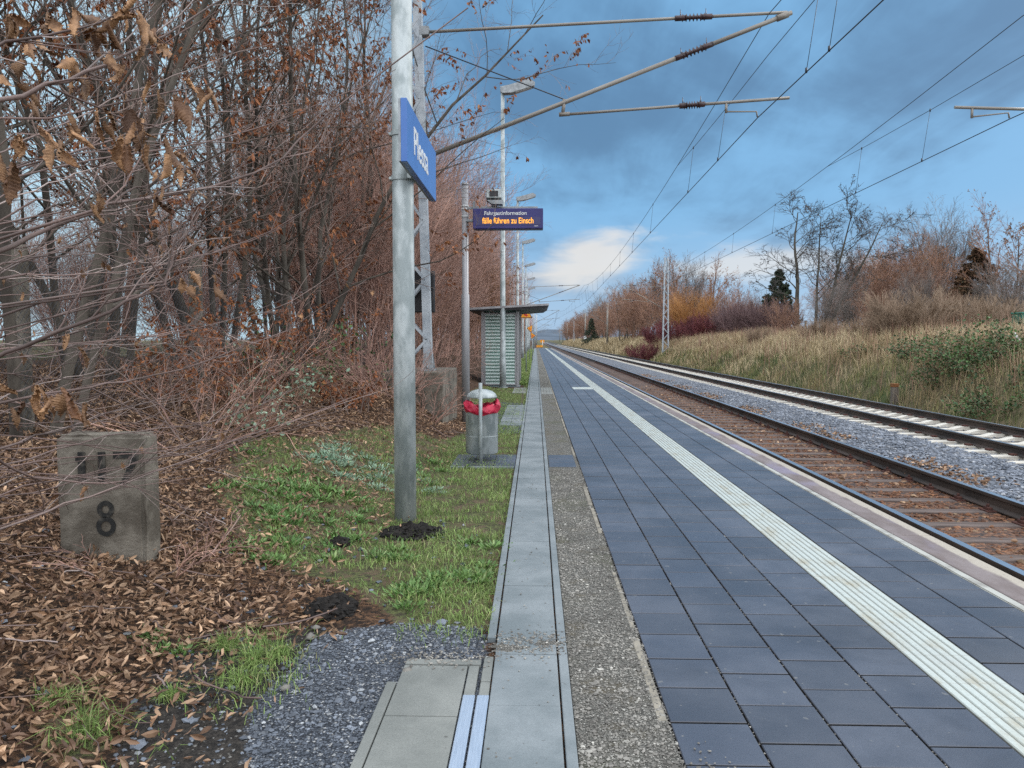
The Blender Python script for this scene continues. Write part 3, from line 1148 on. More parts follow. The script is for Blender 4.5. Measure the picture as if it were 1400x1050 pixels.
def scatter(n, x0, x1, y0, y1, power=1.0):
    x = rng.uniform(x0, x1, n)
    y = y0 + (y1 - y0) * rng.random(n) ** power
    return x, y


def zball(x):
    return np.interp(x, bxp, bzp)


G = Geo()
for (n, xa, xb, ya, yb, pw) in ((15000, 5.35, 7.75, 6, 34, 1.7), (1500, 7.85, 9.3, 11, 36, 1.5), (4500, 9.5, 10.9, 12, 40, 1.5)):
    x, y = scatter(n, xa, xb, ya, yb, pw)
    if xa == 7.8:
        ph = np.abs(((y - 9.0) / .61) % 1 - .5)
        k = ph < .26
        x, y = x[k], y[k]
    G.stones(rng, np.stack([x, y, zball(x) + .004], 1), rng.uniform(.014, .034, len(x)))
tag(link('ballast_stones', G.mesh('ballast_stones', M['stone'])), 'blue grey crushed ballast stones heaped between the two tracks', 'ballast', kind='stuff')
G = Geo()
x, y = scatter(12000, 3.1, 5.5, 3.2, 30, 1.6)
ph = np.abs(((y - 3.0) / .62) % 1 - .5)
k = (ph < .36) | (rng.random(len(x)) < .06)
x, y = x[k], y[k]
G.stones(rng, np.stack([x, y, zball(x) + .0], 1), rng.uniform(.012, .03, len(x)))
tag(link('rusty_ballast', G.mesh('rusty_ballast', M['stonerust'])), 'rust brown ballast stones between the sleepers of the nearer track', 'ballast', kind='stuff')

G = Geo()
x, y = scatter(20000, -3.0, -.2, 1.6, 4.9, 1.0)
k = inpoly(x, y, GRAVEL) & ~((x > -.66) & (y < 3.6))
x, y = x[k], y[k]
G.stones(rng, np.stack([x, y, zground(x, y) + .001], 1), rng.gamma(2.2, .0019, len(x)) + .0016)
x, y = scatter(260, -3.2, -.3, 1.8, 6.5)
k = ~((x > -.68) & (y < 3.62))
x, y = x[k], y[k]
G.stones(rng, np.stack([x, y, zground(x, y) + .004], 1), rng.uniform(.007, .022, len(x)))
x, y = scatter(1800, -2.6, -1.0, 1.8, 4.6)
k = inpoly(x, y, DIRT)
x, y = x[k], y[k]
G.stones(rng, np.stack([x, y, zground(x, y) + .001], 1), rng.gamma(2.0, .0024, len(x)) + .0016)
tag(link('gravel', G.mesh('gravel', M['stonedark'])), 'dark bluish gravel patch left of the concrete path', 'gravel', kind='stuff')
G = Geo()
x, y = scatter(14000, .16, .535, 1.6, 9, 1.6)
G.stones(rng, np.stack([x, y, np.full(len(x), -.007)], 1), rng.gamma(2.2, .0014, len(x)) + .0014)
# spilled grit over the path and on the first pavers
th = rng.random(500) * 2 * PI
ra = np.sqrt(rng.random(500))
G.stones(rng, np.stack([-.02 + np.cos(th) * ra * .20 + rng.normal(size=500) * .05, 3.75 + np.sin(th) * ra * .10 + rng.normal(size=500) * .06, np.full(500, .012)], 1), rng.uniform(.002, .0065, 500))
x, y = rng.normal(.60, .06, 260), rng.normal(2.45, .14, 260)
G.stones(rng, np.stack([x, y, np.full(260, .003)], 1), rng.uniform(.003, .007, 260))
x, y = rng.normal(-.45, .15, 220), rng.normal(3.56, .05, 220)
G.stones(rng, np.stack([x, y, np.full(220, .008)], 1), rng.uniform(.003, .008, 220))
# grit caught in paving joints
for xj in PX[:4]:
    n = 260
    y = 1.6 + 9 * rng.random(n) ** 1.6
    G.stones(rng, np.stack([np.full(n, xj) + rng.normal(size=n) * .003, y, np.full(n, -.006)], 1), rng.uniform(.002, .0045, n))
x, y = scatter(120, -.18, .10, 1.8, 9)
G.stones(rng, np.stack([x, y, np.full(len(x), .011)], 1), rng.uniform(.002, .006, len(x)))
tag(link('grit', G.mesh('grit', M['stonewarm'])), 'brownish grit strip between concrete path and dark paving', 'gravel', kind='stuff')

# sand smears left where the spilled grit lies
for (cx0, cy0, rx, ry, sd) in ((-.12, 3.68, .10, .055, 1), (.06, 3.74, .07, .035, 2)):
    G = Geo()
    n = 26
    an = np.arange(n) * 2 * PI / n
    rad = 1 + .25 * np.sin(an * 3 + sd) + .18 * np.sin(an * 7)
    ring = np.stack([cx0 + rx * np.cos(an) * rad, cy0 + ry * np.sin(an) * rad, np.full(n, .0085)], 1)
    mid = np.stack([cx0 + rx * .5 * np.cos(an) * rad, cy0 + ry * .5 * np.sin(an) * rad, np.full(n, .0125)], 1)
    top = np.array([[cx0, cy0, .013]])
    V = np.concatenate([ring, mid, top])
    i = np.arange(n)
    G.add(V, np.stack([i, (i + 1) % n, n + (i + 1) % n, n + i], 1))
    G.f.setdefault(3, []).append(np.stack([n + i, n + (i + 1) % n, np.full(n, 2 * n)], 1))
    tag(link('sand_spill', G.mesh('sand_spill', M['gravel'], smooth=True)), 'thin spill of sandy grit lying across the path slabs', 'grit', kind='stuff')

# ---------------------------------------------------------------- leaf litter and grass
G = Geo()
n = 92000
x = -1.0 - 5.5 * rng.random(n) ** 1.15
y = 1.3 + 14.5 * rng.random(n) ** 1.35
jx, jy = x + rng.normal(size=n) * .13, y + rng.normal(size=n) * .16
gm = inpoly(jx, jy, GRASS) | inpoly(jx, jy, GRAVEL) | inpoly(jx, jy, DIRT)
k = (~gm) | (rng.random(n) < np.where(x < -1.2, .30, .10))
k &= ~((x > -.75) & (y < 3.7))
# the leaves thin out towards the path
k &= rng.random(n) < np.clip((-x - .95 + .2 * np.sin(y * 2.1)) / .9, .05, 1)
x, y = x[k], y[k]
n = len(x)
d = rng.normal(size=(n, 3)) * np.array([1, 1, .42])
L = rng.uniform(.028, .068, n)
G.leaves(rng, np.stack([x, y, zground(x, y) + rng.uniform(.003, .045, n)], 1), L, L * rng.uniform(.20, .46, n), d, .8, 1.0)
# leaves lying in drifts by the rail of the nearer track and here and there on the platform
for (m, xc, sx, ya, yb) in ((2600, 5.62, .20, 7, 42), (500, 4.4, .4, 5, 32)):
    yy = ya + (yb - ya) * rng.random(m) ** 1.5
    yy = yy[(np.sin(yy * 1.3) + .4 * np.sin(yy * 3.1)) > -.1]
    xx = rng.normal(xc, sx, len(yy))
    d = rng.normal(size=(len(yy), 3)) * np.array([1, 1, .2])
    G.leaves(rng, np.stack([xx, yy, zball(xx) + .035], 1), rng.uniform(.05, .09, len(yy)), .04, d, .5, .6)
tag(link('leaf_litter', G.mesh('leaf_litter', M['leaf'])), 'brown fallen leaves covering the slope left of the path', 'leaves', kind='stuff')

# fallen sticks among the leaves
G = Geo()
n = 420
x = -1.1 - 4.2 * rng.random(n)
y = 1.6 + 11 * rng.random(n) ** 1.3
k = ~(inpoly(x, y, GRASS) | inpoly(x, y, GRAVEL))
x, y = x[k], y[k]
n = len(x)
an = rng.random(n) * PI
L = rng.uniform(.08, .5, n)
t_ = np.linspace(-.5, .5, 6)
sx = x[:, None] + np.cos(an)[:, None] * L[:, None] * t_ + rng.normal(size=(n, 6)) * .008
sy = y[:, None] + np.sin(an)[:, None] * L[:, None] * t_ + rng.normal(size=(n, 6)) * .008
sz = zground(sx, sy) + .03 + rng.uniform(0, .03, (n, 1)) + (t_ ** 2)[None] * rng.uniform(-.1, .1, (n, 1))
G.tubes(np.stack([sx, sy, sz], 2), np.repeat(rng.uniform(.0015, .005, (n, 1)), 6, 1), 4)
tag(link('fallen_twigs', G.mesh('fallen_twigs', M['twignear'])), 'thin fallen twigs lying among the brown leaves', 'twigs', kind='stuff')

G = Geo()
n = 190000
x = rng.uniform(-3.6, -.22, n)
y = 1.8 + 24 * rng.random(n) ** 1.7
jx, jy = x - np.abs(rng.normal(size=n)) * .10 * (x < -.7), y + rng.normal(size=n) * .12
ing = inpoly(jx, jy, GRASS) | inpoly(jx, jy, GRASS2) | inpoly(jx, jy, GRASS3)
cl = vnoise(x, y, 5.5, 21) + .6 * vnoise(x, y, 13, 22)
k = ing & (cl > np.where(x < -1.3, .05, -.22) + rng.normal(size=n) * .2)
k &= ~((x > -.68) & (y < 3.65))
x, y = x[k], y[k]
n = len(x)
G.blades(rng, np.stack([x, y, zground(x, y)], 1), rng.uniform(.02, .065, n), rng.uniform(.003, .006, n), .9)
x = rng.uniform(-1.1, -.26, 16000)
y = 26 + 100 * rng.random(16000) ** 1.6
G.blades(rng, np.stack([x, y, zground(x, y)], 1), rng.uniform(.06, .16, len(x)), .02, .6)
tag(link('grass', G.mesh('grass', M['grass'])), 'short green grass along the left of the concrete path', 'grass', kind='stuff')


def tufts(cs, m, name, label, nb, hmax, spread, wd):
    G = Geo()
    for (tx, ty, s) in cs:
        k = int(nb * s)
        an = rng.random(k) * 2 * PI
        ra = np.abs(rng.normal(size=k)) * spread * s
        px = tx + np.cos(an) * ra
        py = ty + np.sin(an) * ra
        d = np.stack([np.cos(an), np.sin(an), rng.uniform(.3, 1.6, k)], 1)
        L = rng.uniform(.4, 1, k) * hmax * s
        G.leaves(rng, np.stack([px, py, zground(px, py)], 1), L, L * wd, d, .4, .5)
    return tag(link(name, G.mesh(name, m)), label, 'weeds', kind='stuff')


cs = []
for (px, py, s) in ((350, 705, 1.2), (390, 690, 1.3), (330, 712, 1), (420, 700, 1.2), (455, 690, 1.2), (400, 715, 1.2), (370, 725, 1), (440, 720, 1.1), (480, 735, 1), (355, 770, 1.2), (385, 740, 1), (600, 640, 1), (590, 655, .9), (640, 790, 1), (610, 800, 1.1), (570, 815, 1), (650, 740, .9), (540, 760, .9), (460, 745, 1), (500, 715, 1), (215, 885, .7)):
    for j in range(4):
        q = gxy(px + rng.normal() * 16, py + rng.normal() * 8)
        cs.append((q[0], q[1], s * rng.uniform(.7, 1.1)))
tufts(cs, M['weed'], 'weeds', 'lush dark green weeds near the foot of the sign pole', 75, .075, .075, .26)
cs = []
for (px, py, s) in ((470, 662, 1.2), (500, 655, 1.3), (450, 655, 1.1), (515, 668, 1.1), (430, 668, 1), (485, 672, 1), (540, 650, 1), (585, 665, .9)):
    for j in range(4):
        q = gxy(px + rng.normal() * 13, py + rng.normal() * 5)
        cs.append((q[0], q[1], s * rng.uniform(.7, 1.1)))
tufts(cs, M['weedgrey'], 'pale_weeds', 'greyish pale green weeds behind the dark green ones', 70, .065, .08, .24)


def grass_clump(px, py, s, label, nb=150):
    q = gxy(px, py)
    G = Geo()
    an = rng.random(nb) * 2 * PI
    ra = np.abs(rng.normal(size=nb)) * .05 * s
    x, y = np.cos(an) * ra, np.sin(an) * ra
    z = zground(x + q[0], y + q[1]) - float(zground(q[0], q[1]))
    G.blades(rng, np.stack([x, y, z - .005], 1), rng.uniform(.04, .105, nb) * s, rng.uniform(.0025, .005, nb), 1.3)
    tag(link('grass_tuft', G.mesh('grass_tuft', M['grass']), None, (q[0], q[1], float(zground(q[0], q[1])))), label, 'grass tuft', 'yellow green grass tufts on the dark soil')


for (px, py, s, lab) in ((234, 952, .75, 'small bright grass tuft standing alone on dark soil'),
                         (120, 1000, 1.3, 'wide grass tuft among fallen leaves, lowest left in the photo'),
                         (85, 975, 1.0, 'thin grass tuft at the edge of the fallen leaves, next to the widest tuft'),
                         (345, 905, 1.3, 'sprawling pale tuft beside the gravel patch'),
                         (310, 885, 1.1, 'loose grass tuft between leaf slope and dark soil'),
                         (330, 930, 1.0, 'low flattened tuft just below the sprawling pale tuft'),
                         (380, 895, .9, 'small tuft touching the upper gravel border')):
    grass_clump(px, py, s, lab)


def molehill(px, py, rx, ry, h, label):
    q = gxy(px, py)
    b = Geo()
    k = 900
    an = rng.random(k) * 2 * PI
    ra = np.sqrt(rng.random(k))
    x, y = np.cos(an) * ra * rx, np.sin(an) * ra * ry
    z = h * (1 - ra ** 1.6) + rng.normal(size=k) * .006
    b.stones(rng, np.stack([x, y, z], 1), rng.gamma(3, .004, k) + .004)
    tag(link('molehill', b.mesh('molehill', M['soil']), None, (q[0], q[1], float(zground(q[0], q[1])))), label, 'molehill', 'heaps of black soil in the grass')


molehill(564, 728, .25, .20, .055, 'black soil heap around the foot of the sign pole')
molehill(452, 832, .13, .15, .06, 'round black soil heap at the edge of the gravel')
molehill(462, 742, .08, .08, .03, 'small black soil heap among the green weeds')

for (px, py, s, lab) in ((390, 940, .024, 'pale stone lying on the dark gravel'), (556, 917, .026, 'pale rounded stone at the upper corner of the slab field'),
                         (425, 872, .03, 'brown stone at the upper gravel edge beside the soil heap'), (432, 858, .022, 'small grey stone at the upper gravel edge')):
    q = gxy(px, py)
    Gs = Geo()
    Gs.stones(rng, np.zeros((1, 3)), np.array([s]))
    tag(link('stone', Gs.mesh('stone', M['stonewarm'], True), None, (q[0], q[1], float(zground(q[0], q[1])) + s * .45)), lab, 'stone')
#PART2
# ---------------------------------------------------------------- sign pole with the station name
BX0, BY0 = -1.095, 6.45
sp = empty('station_sign', (BX0, BY0, 0), 'blue station name sign fixed on a thick galvanised steel pole in the grass', 'station sign')
b = MB()
b.tube([(0, 0, -.3), (0, 0, 1.5), (0, 0, 6.2)], [.092, .090, .080], 28)
b.build('pole', M['galv'], sp)
b = MB()
b.box(.086, .104, -.69, .97, 2.815, 3.270, .002)
b.mi = 1
b.box(.104, .150, -.693, .973, 2.812, 3.273, .004)
b.build('board', [M['galv_dark'], M['blue']], sp)
text_obj('lettering', 'Plessa', .30, M['white'], sp, (.1515, .02, 3.035), (PI / 2, 0, PI / 2), .0015, bold=.004, xs=1.12)
for z in (2.83, 3.19):
    b = MB()
    b.lathe([(.0905, z - .02), (.096, z - .02), (.096, z + .02), (.0905, z + .02)], 0, 0, 28, False)
    b.box(.05, .085, -.11, .11, z - .018, z + .018, .003)
    b.tube([(-.1, -.03, z), (-.1, .03, z)], .012, 8)
    b.build('clamp', M['galv'], sp)

# ---------------------------------------------------------------- kilometre stone
ms = empty('kilometre_stone', (-2.60, 4.62, float(zground(-2.6, 4.62)) - .03), 'weathered concrete kilometre stone with black numerals standing in fallen leaves', 'milestone', rz=R(2))
me_b = bmesh.new()
bmesh.ops.create_cube(me_b, size=1)
for v_ in me_b.verts:
    v_.co = Vector((v_.co.x * .52, v_.co.y * .22, (v_.co.z + .5) * .98 - .21))
bmesh.ops.bevel(me_b, geom=me_b.edges[:], offset=.022, segments=3, affect='EDGES')
bmesh.ops.subdivide_edges(me_b, edges=[e for e in me_b.edges if e.calc_length() > .15], cuts=7, use_grid_fill=True)
rs_ = random.Random(3)
for v_ in me_b.verts:
    if abs(v_.co.y) < .1 or v_.co.z > .66:
        v_.co += Vector((rs_.uniform(-1, 1), rs_.uniform(-1, 1), rs_.uniform(-1, 1))) * .004
mm = bpy.data.meshes.new('stone_body')
me_b.to_mesh(mm)
me_b.free()
mm.materials.append(M['concdark'])
link('stone_body', mm, ms)
MN = M['numeral']
b = MB()
for x in (-.105, .015):
    b.box(x - .022, x + .022, -.1155, -.109, .49, .67, .002)
b.prism([(.085, .67), (.235, .67), (.235, .635), (.155, .47), (.118, .47), (.190, .632), (.085, .632)], 'y', -.1155, -.109)
b.box(-.14, -.127, -.1155, -.109, .615, .645)
for (zc_, ra, rb) in ((.325, .050, .052), (.222, .058, .060)):
    k = 28
    outer = [b.bm.verts.new((.03 + ra * math.cos(2 * PI * i / k), -.1155, zc_ + rb * math.sin(2 * PI * i / k))) for i in range(k)]
    inner = [b.bm.verts.new((.03 + (ra - .028) * math.cos(2 * PI * i / k), -.1155, zc_ + (rb - .028) * math.sin(2 * PI * i / k))) for i in range(k)]
    ob = [b.bm.verts.new((q.co.x, -.109, q.co.z)) for q in outer]
    for i in range(k):
        j = (i + 1) % k
        b.bm.faces.new((outer[i], outer[j], inner[j], inner[i]))
        b.bm.faces.new((outer[j], outer[i], ob[i], ob[j]))
b.build('numerals', MN, ms)

# ---------------------------------------------------------------- litter bin on its paving
b = MB()
for i in range(3):
    for j in range(3):
        b.box(-1.005 + i * .255, -1.005 + i * .255 + .25, 9.12 + j * .30, 9.12 + j * .30 + .296, -.06, .012, .004)
b.mi = 1
b.box(-1.005, -.245, 9.075, 9.115, -.06, .006, .003)
tag(b.build('bin_paving', [M['paver'], M['slab']]), kind='structure')
bn = empty('litter_bin', (-.665, 9.60, .012), 'round galvanised litter bin with red bag and domed lid on a post', 'litter bin')
b = MB()
b.lathe([(0, .085), (.19, .085), (.20, .095), (.20, .62), (.204, .625), (.204, .64), (.192, .64), (.19, .12), (0, .12)], n=40)
b.lathe([(.2015, .30), (.2035, .305), (.2015, .31)], n=40)
b.build('body', M['galv'], bn)
G = Geo()
k, rows = 72, 10
an = np.arange(k) * 2 * PI / k
rr_ = np.random.RandomState(7)
prof = [(.2065, .590, .004), (.214, .607, .012), (.226, .628, .016), (.221, .648, .017), (.228, .666, .014), (.216, .685, .016), (.206, .705, .018), (.185, .712, .012), (.172, .66, .010), (.165, .60, .006)]
rings = []
wav = lambda s: np.sin(an * 5 + s) * .5 + np.sin(an * 11 + 2.6 * s) * .5 + np.sin(an * 19 + s * 4) * .4
for i, (r_, z_, am) in enumerate(prof):
    wv = wav(i * .55)
    lift = .035 * np.sin(an * 2 + 1.2) + .018 * np.sin(an * 5 + i)
    rr2 = np.maximum(r_ + am * wv, .2055 if i < 7 else .1)
    rings.append(np.stack([rr2 * np.cos(an), rr2 * np.sin(an), z_ + lift * (.5 if i < 2 else 1) + am * .6 * wav(i + 3)], 1))
V = np.stack(rings)
idx = np.arange(rows * k).reshape(rows, k)
nx_ = np.roll(idx, -1, 1)
G.add(V, np.stack([idx[:-1], nx_[:-1], nx_[1:], idx[1:]], -1).reshape(-1, 4))
link('bag', G.mesh('bag', M['bag'], True), bn)
b = MB()
b.lathe([(.185, .775), (.19, .775), (.188, .79), (.17, .825), (.13, .855), (.07, .875), (0, .882)], n=40)
b.lathe([(.185, .775), (.16, .80), (.10, .845), (0, .865)], n=40)
b.build('lid', M['galv'], bn)
b = MB()
b.tube([(0, -.232, -.05), (0, -.232, .97)], .022, 16)
b.box(-.02, .02, -.225, -.195, .40, .44)
b.box(-.02, .02, -.225, -.195, .16, .20)
b.box(-.03, .03, -.225, -.18, .775, .80)
b.build('post', M['galv'], bn)

# ---------------------------------------------------------------- passenger information display
dp = empty('information_display', (-1.245, 13.8, 0), 'dark blue passenger display with orange running text on a grey post', 'display')
b = MB()
b.tube([(0, 0, -.2), (0, 0, 2.3), (0, 0, 2.32), (0, 0, 4.22)], [.072, .072, .058, .058], 18)
b.tube([(0, 0, 4.22), (0, 0, 4.26)], .062, 18)
b.build('post', M['alu'], dp)
b = MB()
b.box(.05, 1.28, -.06, -.02, 3.80, 3.84, .004)
b.box(.02, .16, -.07, .03, 3.58, 3.62, .004)
b.box(.14, .18, -.08, 0, 3.60, 3.93, .004)
b.build('bracket', M['galv_dark'], dp)
for z in (3.86, 3.81, 3.68):
    b = MB()
    b.lathe([(.0585, z - .012), (.066, z - .012), (.066, z + .012), (.0585, z + .012)], n=18, smooth=False)
    b.build('clamp', M['white'], dp)
cs_ = MB()
cs_.box(.155, 1.375, -.20, .06, 3.435, 3.785, .012)
case = cs_.build('housing', M['dispblue'], dp)
led, gl, bl = newmat('led_orange')
bl.inputs['Base Color'].default_value = (.9, .35, .02, 1)
bl.inputs['Emission Color'].default_value = (1, .42, .03, 1)
bl.inputs['Emission Strength'].default_value = .9
scr = MB()
scr.box(.20, 1.33, -.2055, -.201, 3.50, 3.635)
scr.build('screen', pmat('display_glass', (.018, .015, .095), (.024, .02, .115), 4, 3, .2), case)
text_obj('lettering', 'Fahrgastinformation', .092, M['white'], case, (.72, -.2025, 3.70), (PI / 2, 0, 0), .001, bold=.0015)
text_obj('running_text', 'fälle führen zu Einsch', .142, led, case, (.765, -.2075, 3.568), (PI / 2, 0, 0), .001, bold=.0015, xs=.74)
b = MB()
b.box(1.22, 1.29, -.2025, -.2005, 3.475, 3.483)
b.build('maker_mark', M['white'], case)
cm = empty('loudspeaker', (-1.245 + .52, 13.72, 3.84), 'pale boxy loudspeaker with dark opening on top of the passenger display', 'loudspeaker')
b = MB()
b.box(-.135, .135, -.16, .12, .10, .26, .015, Matrix.Rotation(R(-8), 4, 'X'))
b.build('housing', M['galv'], cm)
b = MB()
b.box(-.075, .075, -.172, -.163, .125, .225, .004, Matrix.Rotation(R(-8), 4, 'X'))
b.build('opening', M['black'], cm)
b = MB()
b.prism([(-.12, .085), (.16, .085), (.15, .012), (-.04, .02)], 'y', -.15, .05)
b.build('shade', M['galv_dark'], cm)
b = MB()
b.tube([(0, 0, -.01), (0, 0, .12)], .02, 10)
b.box(-.05, .05, -.04, .04, 0, .012)
b.build('foot', M['galv_dark'], cm)

# ---------------------------------------------------------------- lamp posts
def lamp(x, y, label):
    t = empty('lamp_post', (x, y, float(zground(x, y))), label, 'lamp post', 'lamp posts along the platform')
    b = MB()
    b.tube([(0, 0, -.2), (0, 0, .9), (0, 0, .93), (0, 0, 9.24)], [.105, .100, .09, .055], 16)
    b.lathe([(.10, .0), (.15, .0), (.15, .03), (.10, .03)], n=16, smooth=False)
    b.build('pole', M['galv'], t)
    b = MB()
    b.prism([(-.07, 9.19), (.0, 9.13), (.30, 9.14), (.98, 9.35), (1.0, 9.45), (.84, 9.55), (.22, 9.38), (-.07, 9.32)], 'y', -.14, .14)
    b.build('lamp_head', M['galv_dark'], t)
    b = MB()
    b.prism([(.40, 9.155), (.90, 9.31), (.89, 9.34), (.39, 9.18)], 'y', -.11, .11)
    b.build('lamp_glass', pmat('lamp_glass', (.45, .46, .45), rough=.2), t)
    return t


L0 = lamp(-1.03, 24.5, 'tall grey lamp post in front of the waiting shelter, the biggest one')
for (x, y, lab) in ((-.99, 43.0, 'second lamp post from the front, seen just right of the biggest lamp post'), (-1.02, 62.0, 'third lamp post, between the second and fourth lamp head'),
                    (-1.0, 81.0, 'fourth lamp post of the row, counting from the front'), (-1.02, 99.5, 'fifth lamp post of the row, small, above the shelter roof'),
                    (-1.0, 118.0, 'farthest visible lamp post of the row')):
    dup(L0, (x, y, float(zground(x, y))), 0, 1, lab)

# ---------------------------------------------------------------- waiting shelter
sh = empty('waiting_shelter', (-1.13, 27.2, 0), 'grey waiting shelter with striped glass walls and flat overhanging roof', 'shelter')
fr = M['alu']
for (px_, py_) in ((-.58, -2.1), (.56, -2.1), (-.58, 1.3), (.56, 1.3), (.56, 0), (-.58, 0)):
    b = MB()
    b.box(px_ - .045, px_ + .045, py_ - .045, py_ + .045, -.05, 2.425 + .012 * px_, .004)
    b.build('post', fr, sh)


def stripeglass():
    m, g, bb = newmat('striped_glass')
    tc = g.n('ShaderNodeTexCoord')
    x, y, z = g.sep(tc.outputs['Object'])
    s = g.m('FRACT', g.m('DIVIDE', z, .105))
    st = g.rng(g.m('ABSOLUTE', g.m('SUBTRACT', s, .5)), .24, .27)
    col = g.mix(st, (.42, .55, .50), (.74, .86, .82))
    g.put(bb.inputs['Base Color'], col)
    bb.inputs['Roughness'].default_value = .08
    tr = g.n('ShaderNodeBsdfTransparent')
    tr.inputs[0].default_value = (.62, .82, .78, 1)
    mx = g.n('ShaderNodeMixShader')
    g.put(mx.inputs[0], g.m('MULTIPLY_ADD', st, .55, .30))
    g.nt.links.new(tr.outputs[0], mx.inputs[1])
    g.nt.links.new(bb.outputs[0], mx.inputs[2])
    g.nt.links.new(mx.outputs[0], g.nt.nodes['Material Output'].inputs[0])
    return m


SG = stripeglass()


def ring(b, a0, a1, t0, t1, ax, z0=.04, z1=2.38, w=.045):
    """one closed rectangular frame"""
    o = [(a0, z0), (a1, z0), (a1, z1), (a0, z1)]
    i_ = [(a0 + w, z0 + w), (a1 - w, z0 + w), (a1 - w, z1 - w), (a0 + w, z1 - w)]
    mk = (lambda p, t: (p[0], t, p[1])) if ax == 'x' else (lambda p, t: (t, p[0], p[1]))
    O0, I0 = [b.bm.verts.new(mk(p, t0)) for p in o], [b.bm.verts.new(mk(p, t0)) for p in i_]
    O1, I1 = [b.bm.verts.new(mk(p, t1)) for p in o], [b.bm.verts.new(mk(p, t1)) for p in i_]
    for k in range(4):
        j = (k + 1) % 4
        b.bm.faces.new((O0[k], O0[j], I0[j], I0[k]))
        b.bm.faces.new((O1[k], O1[j], I1[j], I1[k]))
        b.bm.faces.new((O0[k], O0[j], O1[j], O1[k]))
        b.bm.faces.new((I0[k], I0[j], I1[j], I1[k]))


for (xa, xb, ya, yb) in ((-.53, .51, -2.106, -2.094), (-.53, .51, 1.294, 1.306), (-.586, -.574, -2.05, -.05), (-.586, -.574, .05, 1.25), (.554, .566, -2.05, -.9), (.554, .566, .5, 1.25)):
    b = MB()
    b.box(xa, xb, ya, yb, (.08), 2.33)
    p = b.build('glass_panel', SG, sh)
    f = MB()
    if xb - xa > .1:
        ring(f, xa, xb, ya - .014, yb + .014, 'x')
    else:
        ring(f, ya, yb, xa - .014, xb + .014, 'y')
    f.build('panel_frame', fr, p)
b = MB()
b.prism([(-.96, 2.42), (.62, 2.455), (1.42, 2.51), (1.52, 2.575), (1.52, 2.585), (-.96, 2.445)], 'y', -2.75, 1.7)
b.build('roof', M['black'], sh)
b = MB()
b.prism([(-.98, 2.447), (1.55, 2.587), (1.55, 2.65), (-.98, 2.515)], 'y', -2.79, 1.74)
b.build('roof_trim', M['alu'], sh)
b = MB()
for i in range(4):
    b.box(-.50 + i * .09, -.42 + i * .09, -1.7, 1.1, .43, .46, .004)
for yq in (-1.4, -.2, .9):
    b.box(-.46, -.20, yq - .03, yq + .03, .0, .43)
b.build('bench', M['wood'], sh)
b = MB()
for i in range(2):
    for j in range(8):
        b.box(-.64 + i * .2, -.445 + i * .2, 13.6 + j * .52, 14.11 + j * .52, -.06, .006 + .004 * ((i * 3 + j) % 3), .004)
tag(b.build('side_paving', M['slab']), kind='structure')
b = MB()
for i in range(2):
    for j in range(9):
        b.box(-1.73 + i * .62, -1.12 + i * .62, 24.95 + j * .5, 25.44 + j * .5, -.05, .004, .004)
tag(b.build('shelter_paving', M['slab']), kind='structure')


def triangle_sign(x, y, zc, side, rz, tilt, label, hpost):
    t = empty('warning_sign', (x, y, float(zground(x, y))), label, 'warning sign', 'yellow warning signs by the shelter', rz)
    b = MB()
    b.tube([(0, .03, -.1), (0, .03, hpost)], .028, 10)
    b.build('post', M['galv'], t)
    h = side * .866
    b = MB()
    s2 = side / 2
    b.prism([(-s2, zc - h / 3), (s2, zc - h / 3), (s2 * .1, zc + h * .62), (-s2 * .1, zc + h * .62)], 'y', -.02, 0)
    p = b.build('plate', M['yellow'], t)
    b = MB()
    b.box(-s2 * .98, s2 * .98, -.0225, -.0205, zc - h / 3 + .012, zc - h / 3 + .04)
    for sg in (-1, 1):
        b.prism([(sg * s2 * .95, zc - h / 3 + .042), (sg * s2 * .86, zc - h / 3 + .042), (sg * s2 * .02, zc + h * .58), (sg * s2 * .09, zc + h * .58)], 'y', -.0225, -.0205)
    b.build('border', M['black'], p)
    b = MB()
    b.prism([(-.10, zc - .02), (.02, zc - .09), (.10, zc - .02), (.03, zc - .005), (.04, zc + .08), (-.02, zc + .02), (-.08, zc + .06)], 'y', -.0225, -.0205)
    b.build('symbol', M['red'], p)
    p.rotation_euler = (0, 0, 0)
    if tilt:
        p.matrix_local = Matrix.Translation((0, 0, zc)) @ Matrix.Rotation(tilt, 4, 'Y') @ Matrix.Translation((0, 0, -zc))
    return t


triangle_sign(-.42, 35.0, 2.66, .56, 0, 0, 'yellow warning triangle with red symbol right under the shelter roof edge', 2.95)
triangle_sign(-.40, 57.0, 2.35, .56, R(38), R(38), 'tilted yellow warning triangle farther back, the higher of two', 2.6)
triangle_sign(-.22, 59.5, 1.85, .50, R(38), R(-30), 'tilted yellow warning triangle farther back, the lower of two', 2.1)

# barrier at the platform end
eb_ = empty('platform_barrier', (1.05, 146.4, 0), 'yellow barrier board closing the far end of the platform', 'barrier')
b = MB()
b.box(-.85, .35, -.02, .02, .15, .55)
b.build('board', M['yellow'], eb_)
for x in (-.6, .1):
    b = MB()
    b.tube([(x, .05, -.3), (x, .05, .6)], .03, 8)
    b.build('post', M['galv'], eb_)
es = empty('end_sign', (1.35, 147.2, -.2), 'small orange board on a pale post at the far platform end', 'sign')
b = MB()
b.tube([(0, 0, -.2), (0, 0, 1.6)], .07, 8)
b.build('post', M['white'], es)
b = MB()
b.box(-.45, .35, -.05, -.02, 1.25, 1.75)
b.build('plate', M['yellow'], es)

